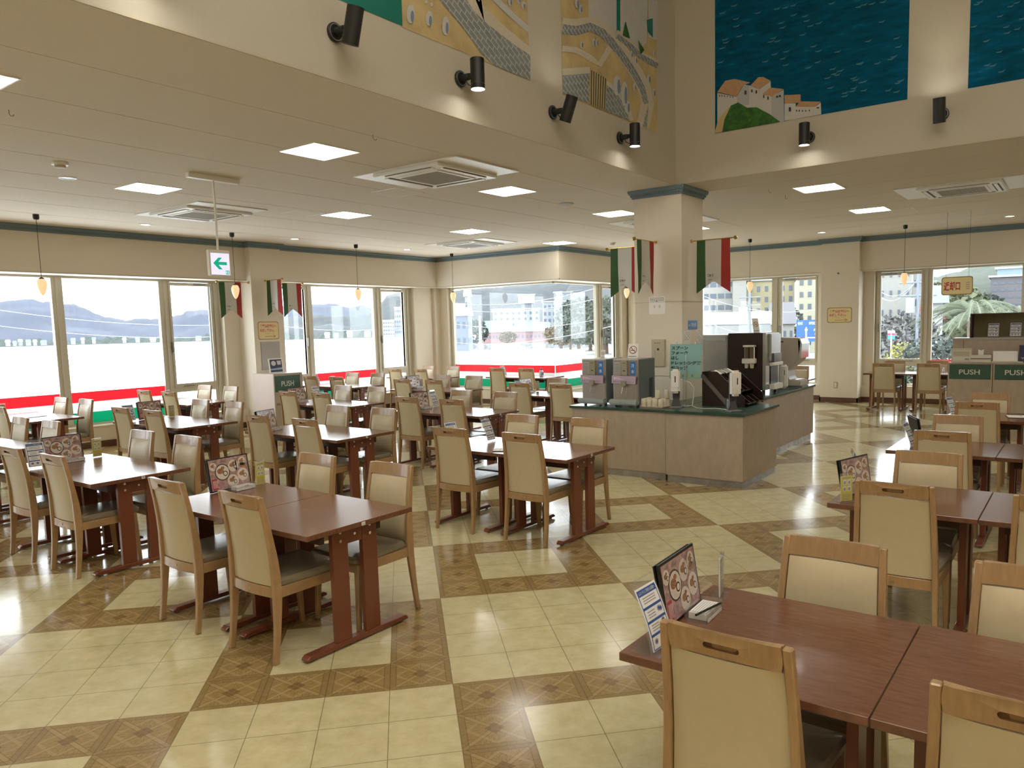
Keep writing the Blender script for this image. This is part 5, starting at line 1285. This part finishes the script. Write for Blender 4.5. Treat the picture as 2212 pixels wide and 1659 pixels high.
p = on(2165, 780, 'X', WX + .1); o = empty('paper_tray', (WX + .12, p.y, zt + .001)); q = MB(); q.box(-.08, -.25, 0, .08, .13, .015); q.build('tray', mat('cream_board', (.58, .54, .44), .5), o, .003); q = MB(); q.box(.03, -.18, .016, .036, .12, .16, 0, Matrix.Rotation(.12, 4, 'Y')); q.build('upright_sheet', WHITEM, o)
tag(o, 'low cream tray with an upright sheet on the ledge', 'tray')
def d_dark(q, P, u, pts):
    z = Vector((0, 0, 1)); q.disc(P(.14, .15, 1), u, z, .06, .04, m=0); q.text('マスク', P(.02, .045, 1), u, z, w=.15, h=.03, m=0)
standcard('dark_poster', 2200, 2260, zt + .001, zt + .24, WX + .09, 0, d_dark, 'dark navy poster card at the picture edge', [mat('navy_print', (.03, .035, .09), .4), WHITE])

# ---------------------------------------------------------------- outside
GZ = -4.0
def hy(x): return 733.7 - .0249 * x
HILL1 = mat('haze_blue_distant_hill', (.029, .037, .062), .95, noise=(.02, .18)); HILL2 = mat('haze_grey_wooded_hill', (.026, .032, .037), .95, noise=(.06, .4)); HILL3 = mat('near_wooded_hill', (.018, .027, .016), .95, noise=(.25, .6))  # distance haze is painted into the bluish colour of the two farther hills
q = MB(); q.box(-900, 20, GZ - .5, 90, 1100, GZ); struct(q.build('lake', mat('sky_glare_lake_water', (.66, .69, .70), .35, spec=.25)))  # white sky reflection on the water is put into its base colour
q = MB(); q.poly([(17.6, 9.9, GZ + .03), (26, -80, GZ + .03), (700, -300, GZ + .03), (700, 260, GZ + .03), (150, 95, GZ + .03), (40, 30, GZ + .03)]); struct(q.build('ground', mat('pale_paved_ground', (.17, .17, .165), .8, noise=(.6, .15))))
from mathutils import noise as mnoise
def hills(name, m, pts, d0, d1, rough=3.0, seed=1):
    rows = []; K = 12; P = []
    for (xa, ya), (xb, yb) in zip(pts, pts[1:]):
        n = max(2, int(abs(xb - xa) / 5))
        for i in range(n):
            f = i / n; P.append((xa + (xb - xa) * f, ya + (yb - ya) * (f * f * (3 - 2 * f))))
    P.append(pts[-1])
    for k in range(K + 1):
        t = k / K; row = []
        for x, y in P:
            D = d0 + (d1 - d0) * t; top = far(x, y + 1.6 * mnoise.noise(Vector((x * .11, seed, 0))) + .8 * mnoise.noise(Vector((x * .4, seed, 3))), d1); base = far(x, 740, D)
            z = GZ + (top.z - GZ) * math.sin(t * math.pi / 2) ** 1.1 + (mnoise.fractal(Vector((base.x, base.y, seed * 50)) * .012, 1, 2, 4) * rough if 0 < k < K else 0)
            row.append(Vector((base.x, base.y, z if k else GZ - 1)))
        rows.append(row)
    rows.append([Vector((p.x * 1.25, p.y * 1.25, GZ - 1)) for p in rows[-1]])
    q = MB(); q.grid(rows); o = q.build(name, m, None, 0, True, fix=False); return struct(o)
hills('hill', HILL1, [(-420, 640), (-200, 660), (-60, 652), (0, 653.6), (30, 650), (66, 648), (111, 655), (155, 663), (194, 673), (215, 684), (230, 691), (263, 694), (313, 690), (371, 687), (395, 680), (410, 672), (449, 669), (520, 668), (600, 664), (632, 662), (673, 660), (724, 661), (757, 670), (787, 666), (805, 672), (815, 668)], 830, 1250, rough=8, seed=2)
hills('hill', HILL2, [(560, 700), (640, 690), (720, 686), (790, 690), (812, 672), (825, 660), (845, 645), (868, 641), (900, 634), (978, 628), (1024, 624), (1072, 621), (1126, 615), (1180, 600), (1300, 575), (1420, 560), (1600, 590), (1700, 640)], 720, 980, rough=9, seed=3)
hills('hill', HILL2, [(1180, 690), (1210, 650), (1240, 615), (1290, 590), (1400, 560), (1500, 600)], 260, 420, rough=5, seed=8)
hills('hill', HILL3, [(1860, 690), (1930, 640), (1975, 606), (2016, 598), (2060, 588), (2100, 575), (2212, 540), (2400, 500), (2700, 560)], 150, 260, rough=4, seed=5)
# far shore: strip of low trees and pale houses
SHT = mat('shore_tree_green', (.04, .052, .048), .95, noise=(.5, .4))
q = MB(); r = random.Random(4)
pts = [(x, 738) for x in range(-200, 1000, 12)]
rows = [[], [], []]
for x, y in pts:
    D = 815 if x < 560 else 700; a = far(x, y, D); b = far(x, y, D + 14)
    h = r.uniform(1.0, 7.0); rows[0].append(Vector((a.x, a.y, GZ - .5))); rows[1].append(Vector((a.x * 1.01, a.y * 1.01, GZ + h))); rows[2].append(Vector((b.x, b.y, GZ + h * .8)))
q.grid(rows); o = q.build('shore_trees', SHT, None, 0, False, fix=False); tag(o, 'low line of dark trees along the far lake shore', 'trees', None, 'stuff')
PALEB = mat('pale_building_wall', (.15, .165, .18), .8); BROOF = mat('grey_blue_roof', (.085, .11, .14), .7); BWIN = mat('building_window_glass', (.045, .06, .085), .25)
YELB = mat('yellow_hotel_wall', (.23, .205, .125), .8); CREAMB = mat('cream_block_wall', (.19, .19, .175), .8); REDB = mat('red_brown_hall_wall', (.115, .07, .072), .8); GRROOF = mat('green_grey_roof', (.085, .125, .12), .7); WHR = mat('white_roof', (.36, .36, .36), .7)
BROWNB = mat('brown_grey_hotel_wall', (.085, .08, .09), .8)
def bldg(label, x0, x1, ytop, D, depth, wall, wins=(), roof=None, name='building', ybot=None, cat='building', roofh=0.0, group=None):
    """box building at horizontal distance D whose front spans two bearings; wins = (rows, cols, w fraction, h fraction)"""
    a = far(x0, 700, D); b = far(x1, 700, D); zt = far((x0 + x1) / 2, ytop, D).z; zb = GZ if ybot is None else far((x0 + x1) / 2, ybot, D).z
    u = Vector((b.x - a.x, b.y - a.y, 0)); Wd = u.length; u.normalize(); n = Vector((-u.y, u.x, 0))      # away from camera
    if n.dot(Vector((a.x, a.y, 0))) < 0: n = -n
    o = empty(name, (a.x, a.y, zb)); H = zt - zb
    q = MB(); q.prism([(0, 0, 0), tuple(u * Wd), tuple(u * Wd + n * depth), tuple(n * depth)], (0, 0, H)); q.build('wall', wall, o)
    q = MB(); e = .4
    A = -u * e - n * e
    if roofh:
        c = [A, u * (Wd + e) - n * e, u * (Wd + e) + n * (depth + e), -u * e + n * (depth + e)]; z = Vector((0, 0, H)); rz = Vector((0, 0, H + roofh))
        m1 = (c[0] + c[3]) / 2 + u * min(Wd * .12, depth * .4); m2 = (c[1] + c[2]) / 2 - u * min(Wd * .12, depth * .4)
        v = [q.b.verts.new(p) for p in [c[0] + z, c[1] + z, c[2] + z, c[3] + z, m1 + rz, m2 + rz]]
        for f in ((0, 1, 5, 4), (1, 2, 5), (2, 3, 4, 5), (3, 0, 4), (0, 3, 2, 1)): q.face([v[i] for i in f])
    else: q.prism([tuple(A), tuple(u * (Wd + e) - n * e), tuple(u * (Wd + e) + n * (depth + e)), tuple(-u * e + n * (depth + e))], (0, 0, .35)); 
    ro = q.build('roof', roof or WHR, o)
    if not roofh: ro.location = (0, 0, H)
    if wins:
        R_, C_, wf, hf = wins[:4]; z0f = wins[4] if len(wins) > 4 else .06
        cw = Wd / C_; ch = H * (1 - z0f - .04) / R_
        for i in range(R_):
            for j in range(C_):
                q = MB(); p0 = u * (cw * (j + .5 - wf / 2)) + Vector((0, 0, H * z0f + ch * (i + .5 - hf / 2))) - n * .06
                q.prism([p0, p0 + u * cw * wf, p0 + u * cw * wf + Vector((0, 0, ch * hf)), p0 + Vector((0, 0, ch * hf))], tuple(n * .05)); q.build('window', BWIN, o)
    return tag(o, label, cat, group)
bldg('pale tall hotel on the far shore behind the casement window', 853, 869, 664, 660, 26, PALEB, (5, 4, .5, .45)); bldg('lower pale block beside the tall far shore hotel', 827, 852, 692, 650, 22, PALEB, (4, 5, .7, .4))
bldg('long white hotel with four storeys seen through corner glass', 1065, 1166, 668, 330, 16, PALEB, (5, 8, .42, .45), None)
bldg('white rooftop block on the long white hotel', 1121, 1156, 637, 336, 9, WHR, (), None, 'rooftop_block', 655); bldg('narrow white stair tower under the rooftop block', 1127, 1153, 655, 337, 8, PALEB, (), None, 'rooftop_block', 668)
bldg('second white hotel wing, farther from the tower', 1173, 1232, 652, 320, 16, PALEB, (5, 6, .55, .5), None); bldg('raised white top of the second hotel wing', 1198, 1237, 632, 324, 10, PALEB, (1, 4, .4, .3, .4), None, 'rooftop_block', 650)
bldg('pale hotel annex stepping down to the trees', 1234, 1285, 652, 335, 16, PALEB, (3, 6, .4, .35, .3), None)
bldg('red brown hall with green roof in front of hotel', 1040, 1105, 718, 270, 18, REDB, (1, 9, .5, .3, .2), GRROOF, roofh=4.2); bldg('second red brown hall with blue grey roof', 1106, 1196, 716, 262, 18, REDB, (1, 10, .5, .3, .2), BROOF, roofh=3.2)
bldg('grey lakeside house under the white tower', 984, 1020, 682, 190, 12, mat('grey_house_wall', (.09, .105, .13), .8), (2, 3, .5, .4), WHR, roofh=3.2)
bldg('small white tower with pointed roof by the lake', 1006, 1018, 640, 194, 2.2, PALEB, (2, 2, .4, .4, .5), WHR, 'tower', roofh=1.8, cat='tower')
NB = ['one', 'two', 'three', 'four', 'five', 'six', 'seven', 'eight', 'nine', 'ten', 'eleven', 'twelve', 'thirteen', 'fourteen', 'fifteen', 'sixteen', 'seventeen', 'eighteen']
hr = random.Random(12)
SHX = [8, 24, 36, 52, 68, 84, 112, 150, 172, 196, 262, 290, 322, 420, 700, 720, 748, 786]
for k, x in enumerate(SHX):
    w = hr.uniform(7, 14); bldg('small pale shore house %s along the far lake shore' % NB[k], x, x + w, hy(x) + 11.8 - hr.uniform(3, 7), hr.uniform(775, 800) if x < 560 else 680, 10, PALEB if k % 3 else CREAMB, (), BROOF if k % 2 else WHR, 'shore_house', cat='house', roofh=2.2, group='shore houses')
# street side
bldg('curved pale hotel front with bands of windows by the column', 1500, 1582, 596, 150, 14, mat('pale_hotel_band_wall', (.21, .205, .19), .8), (6, 5, .8, .42), None)
bldg('plain pale stair tower between the two street hotels', 1583, 1612, 603, 146, 10, CREAMB, (), None)
bldg('yellow street hotel with grey blue roof', 1613, 1716, 606, 150, 16, YELB, (6, 6, .42, .5), BROOF, roofh=2.6)
bldg('paler end block of the yellow street hotel', 1722, 1775, 590, 140, 14, mat('pale_yellow_block_wall', (.23, .22, .165), .8), (6, 3, .45, .45), None)
# white vaulted warehouse
a = far(1496, 700, 88); b = far(1665, 700, 88); c = far(1600, 700, 88); u = (b - a); u.z = 0; Wd = u.length; u.normalize(); n = Vector((-u.y, u.x, 0)); n = n if n.dot(a) > 0 else -n
o = empty('white_warehouse', (a.x, a.y, GZ)); zt = far(1600, 700, 88).z - GZ; z2 = far(1600, 672, 88).z - GZ
q = MB(); q.prism([(0, 0, 0), tuple(u * Wd), tuple(u * Wd + n * 14), tuple(n * 14)], (0, 0, zt)); q.build('wall', mat('white_warehouse_wall', (.20, .205, .205), .8), o)
q = MB(); R_ = [];
for k in range(9):
    t = k / 8; off = n * (14 * (1 - math.cos(t * math.pi)) / 2); hh = zt + (z2 - zt) * math.sin(t * math.pi); R_.append([off + Vector((0, 0, hh)) - u * .3, off + Vector((0, 0, hh)) + u * (Wd + .3)])
q.grid(R_, 0, (0, 0, -.15)); q.build('vault_roof', WHR, o, 0, True)
q = MB(); q.prism([u * 1 - n * .05 + Vector((0, 0, 0)), u * 5 - n * .05, u * 5 - n * .05 + Vector((0, 0, 3.6)), u * 1 - n * .05 + Vector((0, 0, 3.6))], tuple(n * .04)); q.build('shutter_door', mat('grey_shutter', (.15, .155, .19), .7), o)
tag(o, 'white warehouse with a vaulted roof across the street', 'building')
bldg('grey tiled roof house behind the white warehouse', 1662, 1716, 700, 108, 9, CREAMB, (2, 4, .4, .4), mat('grey_tile_roof', (.08, .08, .09), .8), 'house', cat='house', roofh=3.0)
bldg('cream apartment block with small dark windows across street', 1896, 1968, 560, 70, 14, CREAMB, (6, 4, .26, .3), None)
bldg('white stepped apartment building beside the cream block', 1970, 2000, 582, 84, 10, mat('white_flat_wall', (.27, .27, .27), .8), (5, 2, .45, .35), None)
bldg('white gabled house near the palm', 2006, 2036, 655, 62, 8, mat('white_flat_wall', (.27, .27, .27), .8), (), BROOF, 'house', cat='house', roofh=1.4)
bldg('brown grey hotel with bands of windows on hillside', 2137, 2300, 596, 170, 14, BROWNB, (5, 9, .7, .3, .45), None)
bldg('pale glass top storey of the brown hillside hotel', 2150, 2300, 578, 174, 10, mat('blue_glass_wall', (.12, .18, .21), .4), (), None, 'rooftop_block', 597)
bldg('red roofed small house behind the palm', 1994, 2030, 690, 70, 8, CREAMB, (), mat('red_tile_roof', (.16, .03, .03), .8), 'house', cat='house', roofh=1.5)
# road, walls, poles
def roadstrip(name, m, px, d0, d1, z): 
    q = MB(); q.grid([[far(x, 740, d0) * 1 for x in px], [far(x, 740, d1) for x in px]]);
    for v in q.b.verts: v.co.z = z
    return struct(q.build(name, m))
roadstrip('road', mat('asphalt_grey', (.06, .065, .078), .8), [1020, 1100, 1200, 1300, 1400, 1500], 200, 235, GZ + .06)
roadstrip('road', mat('asphalt_grey', (.06, .065, .078), .8), [1500, 1600, 1700, 1800, 1900, 2000, 2100, 2250], 44, 56, GZ + .06)
q = MB(); pp = [far(x, 740, 196) for x in range(1000, 1320, 20)]
q.grid([[Vector((p.x, p.y, GZ)) for p in pp], [Vector((p.x, p.y, GZ + 1.6)) for p in pp]], 0, (0, .4, 0)); struct(q.build('trim_shore_wall', mat('pale_stone_bank', (.14, .145, .15), .9, noise=(1.2, .5))))
def tree(label, x, ytop, D, w, m, seed, trunk=True, group='trees outside', ybase=None):
    r = random.Random(seed); p = far(x, 740, D); top = far(x, ytop, D).z; o = empty('tree', (p.x, p.y, GZ)); H = top - GZ
    if trunk: q = MB(); q.cyl((0, 0, 0), (0, 0, H * .5), w * .05, w * .03, 8); q.build('trunk', mat('bark', (.07, .05, .04), .9), o)
    q = MB()
    n = 1500 if D < 90 else 800
    for k in range(n):
        th = r.uniform(0, 6.28); ph_ = math.acos(r.uniform(-1, 1)); rad = r.uniform(.55, 1.0) ** .5
        cx, cy, cz = rad * math.sin(ph_) * math.cos(th) * w / 2, rad * math.sin(ph_) * math.sin(th) * w / 2, H * .58 + rad * math.cos(ph_) * H * .42
        s_ = (w * r.uniform(.018, .04) if D < 90 else w * r.uniform(.03, .055)); T = Matrix.Translation((cx, cy, cz)) @ Matrix.Rotation(r.uniform(0, 6.28), 4, Vector((r.uniform(-1, 1), r.uniform(-1, 1), r.uniform(-1, 1))).normalized())
        q.poly([T @ Vector((-s_, -s_ * .6, 0)), T @ Vector((s_, -s_ * .6, 0)), T @ Vector((s_ * .6, s_ * .7, s_ * .3)), T @ Vector((-s_ * .5, s_ * .8, 0))])
    q.build('foliage', m, o, fix=False)
    return tag(o, label, 'tree', group)
TG1 = mat('grey_green_foliage', (.045, .058, .045), .9, noise=(.5, .4)); TG2 = mat('dark_pine_foliage', (.028, .038, .032), .9); TG3 = mat('autumn_foliage', (.095, .075, .048), .9); TG4 = mat('yellow_green_foliage', (.075, .085, .045), .9)
for i, a in enumerate((('tall grey green pine in front of the second hotel wing', 1232, 648, 180, 7, TG1), ('dark bushy tree behind the narrow corner casement', 1308, 640, 150, 12, TG1), ('brownish round tree below the second hotel wing', 1212, 700, 190, 9, TG3),
                       ('dark tree at the lake road bend', 1250, 690, 185, 10, TG2), ('grey green tree between hotel annex and casement', 1275, 672, 170, 9, TG1), ('small autumn tree before the green roofed hall', 1098, 716, 240, 6, TG3), ('dark tree beside the lakeside tower', 1030, 690, 215, 7, TG2),
                       ('dark hillside tree above the hotel annex', 1262, 640, 300, 13, TG2), ('bare looking tree before the cream apartment block', 1950, 672, 48, 5, mat('twiggy_grey_foliage', (.08, .08, .08), .9)), ('yellow green tree at the hill foot past the palm', 2040, 604, 120, 11, TG4), ('dark green tree below the brown hillside hotel', 2110, 632, 140, 9, TG1),
                       ('low yellow shrub beside street under apartment windows', 1952, 738, 40, 2.2, mat('yellow_shrub', (.22, .21, .05), .9)), ('dark street shrub beside the palm trunk', 2020, 725, 34, 3.5, TG2), ('round dark tree behind the vaulted warehouse', 1690, 655, 120, 6, TG2))):
    tree(a[0], a[1], a[2], a[3], a[4], a[5], 20 + i)
def palm(label, x, y, D, R_, seed):
    r = random.Random(seed); c = far(x, y, D); o = empty('palm_tree', (c.x, c.y, GZ)); h = c.z - GZ
    q = MB(); q.cyl((0, 0, 0), (0, 0, h), .28, .22, 12); q.build('trunk', mat('palm_trunk', (.13, .10, .07), .9, noise=(12, .4)), o)
    m = mat('palm_frond_green', (.085, .105, .06), .6)
    for k in range(46):
        th = r.uniform(0, 6.283); el = r.uniform(.05, 1.35); L = R_ * r.uniform(.85, 1.1); q = MB(); d = Vector((math.cos(th), math.sin(th), 0)); sdv = Vector((-d.y, d.x, 0)); N = 11; P = []
        for i in range(N + 1):
            t = i / N; out = L * t * math.cos(el) + L * .35 * t * t * math.sin(el); up = L * math.sin(el) * (t - .55 * t * t) - L * .42 * t * t; P.append(Vector((0, 0, h)) + d * out + Vector((0, 0, up)))
        for i in range(N):
            a, b = P[i], P[i + 1]; w = .30 * math.sin(math.pi * min(1, (i + 1.5) / (N + 1.5))) + .03
            for sg in (-1, 1):
                for f in (.0, .25, .5, .75):
                    p = a.lerp(b, f); q.poly([p, p + (b - a) * .11, p + sdv * sg * w + (b - a) * .9 - Vector((0, 0, w * .35))])
        q.tube(P, .018, 4); q.build('frond', m, o, fix=False)
    return tag(o, label, 'palm tree', 'palm trees')
palm('large palm tree outside behind the waste cabinets', 2102, 682, 42, 2.9, 1); palm('second palm tree farther along the same window', 2200, 684, 52, 2.6, 2)
def pole(label, x, ytop, D, arms=True):
    p = far(x, 740, D); z = far(x, ytop, D).z; o = empty('utility_pole', (p.x, p.y, GZ)); q = MB(); k_ = D / 70; q.cyl((0, 0, 0), (0, 0, z - GZ), .16 * k_, .10 * k_, 10); q.build('pole', mat('pole_concrete', (.15, .17, .2), .8), o, 0, True)
    if arms:
        u = Vector((-p.y, p.x, 0)).normalized()
        for k in range(2): q = MB(); q.cyl(tuple(-u * .9 + Vector((0, 0, z - GZ - .5 - .7 * k))), tuple(u * .9 + Vector((0, 0, z - GZ - .5 - .7 * k))), .05, n=6); q.build('cross_arm', mat('pole_concrete', (.15, .17, .2), .8), o)
        q = MB(); q.cyl(tuple(u * .35 + Vector((0, 0, z - GZ - 2.1))), tuple(u * .35 + Vector((0, 0, z - GZ - 1.3))), .22, n=12); q.build('transformer', GREY, o, 0, True)
    return tag(o, label, 'pole', 'utility poles')
PW = pole('utility pole in front of the vaulted warehouse', 1619, 630, 70); PS = pole('utility pole beside the white stepped building', 1980, 590, 46); PLK = pole('utility pole between the lake windows', 900, 640, 72); pole('thin white lamp pole by the green roofed hall', 1038, 682, 150, False)
def wire(A, B, D0, D1, root, sag=.6):
    a = far(*A, D0) - root.location; b = far(*B, D1) - root.location; P = [a.lerp(b, t / 12) - Vector((0, 0, sag * 4 * (t / 12) * (1 - t / 12))) for t in range(13)]; q = MB(); q.tube(P, .022, 4); q.build('overhead_wire', mat('grey_wire', (.3, .32, .36), .6), root, 0, True)
for A, B, D0, D1, rt in (((-40, 664), (560, 697), 60, 70, PLK), ((-40, 699), (560, 720), 60, 70, PLK), ((560, 697), (900, 702), 70, 76, PLK), ((985, 700), (1290, 690), 80, 70, PLK), ((985, 655), (1290, 622), 80, 60, PLK), ((985, 668), (1290, 645), 80, 60, PLK), ((985, 740), (1340, 700), 80, 50, PLK), ((1521, 690), (1680, 712), 60, 55, PW), ((1521, 640), (1770, 668), 60, 60, PW), ((1900, 640), (1980, 606), 50, 46, PS), ((1900, 628), (1985, 600), 50, 46, PS)):
    wire(A, B, D0, D1, rt)
# blue direction sign
a = far(1720, 738, 60); b = far(1772, 738, 60); zt = far(1745, 691, 60).z; zb = far(1745, 738, 60).z; u = (b - a); u.z = 0; Wd = u.length; u.normalize(); n = Vector((u.y, -u.x, 0)); n = n if n.dot(a) < 0 else -n; H = zt - zb
o = empty('road_sign', (a.x, a.y, zb)); q = MB(); q.prism([(0, 0, 0), tuple(u * Wd), tuple(u * Wd + Vector((0, 0, H))), (0, 0, H)], tuple(-n * .06)); q.build('board', mat('road_sign_blue', (.008, .07, .25), .5), o)
q = MB(); q.cyl(tuple(u * Wd * .5 - n * .12 + Vector((0, 0, GZ - zb))), tuple(u * Wd * .5 - n * .12 + Vector((0, 0, H))), .09, n=10); q.build('post', STEEL, o)
q = MB(); P = lambda x, z: u * Wd * x + Vector((0, 0, H * z)) + n * .01; Z = Vector((0, 0, 1))
q.poly([P(.38, .05), P(.44, .05), P(.44, .55), P(.38, .55)]); q.poly([P(.34, .52), P(.48, .52), P(.41, .68)]); q.poly([P(.44, .16), P(.88, .16), P(.88, .21), P(.44, .21)]); q.poly([P(.86, .11), P(.95, .185), P(.86, .26)])
q.text('引佐', P(.06, .78), u, Z, w=Wd * .24, h=H * .13, off=.02); q.text('堀江', P(.52, .78), u, Z, w=Wd * .26, h=H * .13, off=.02); q.text('弁天', P(.72, .48), u, Z, w=Wd * .24, h=H * .12, off=.02); q.text('村', P(.76, .30), u, Z, w=Wd * .12, h=H * .11, off=.02)
q.build('lettering', WHITE, o); tag(o, 'blue road direction sign with white arrows outside the casement', 'road sign')
a = far(1925, 735, 42); o = empty('shop_sign', (a.x, a.y, GZ)); u = Vector((-a.y, a.x, 0)).normalized() * -1; n = -Vector((a.x, a.y, 0)).normalized(); z0 = far(1925, 733, 42).z - GZ; z1 = far(1925, 714, 42).z - GZ
for k, (m, f0, f1) in enumerate(((mat('sign_blue_band', (.03, .25, .6), .5), 0, .45), (mat('sign_red_band', (.6, .03, .1), .5), .45, .7), (WHITE, .7, 1))):
    q = MB(); p0 = -u * .16 + Vector((0, 0, z0 + (z1 - z0) * f0)); q.prism([p0, p0 + u * .32, p0 + u * .32 + Vector((0, 0, (z1 - z0) * (f1 - f0))), p0 + Vector((0, 0, (z1 - z0) * (f1 - f0)))], tuple(-n * .05)); q.build(['blue_band', 'red_band', 'white_band'][k], m, o)
q = MB(); q.cyl((0, 0, 0), (0, 0, z1), .03, n=8); q.build('post', STEEL, o); tag(o, 'small blue red and white street sign below apartment windows', 'sign')
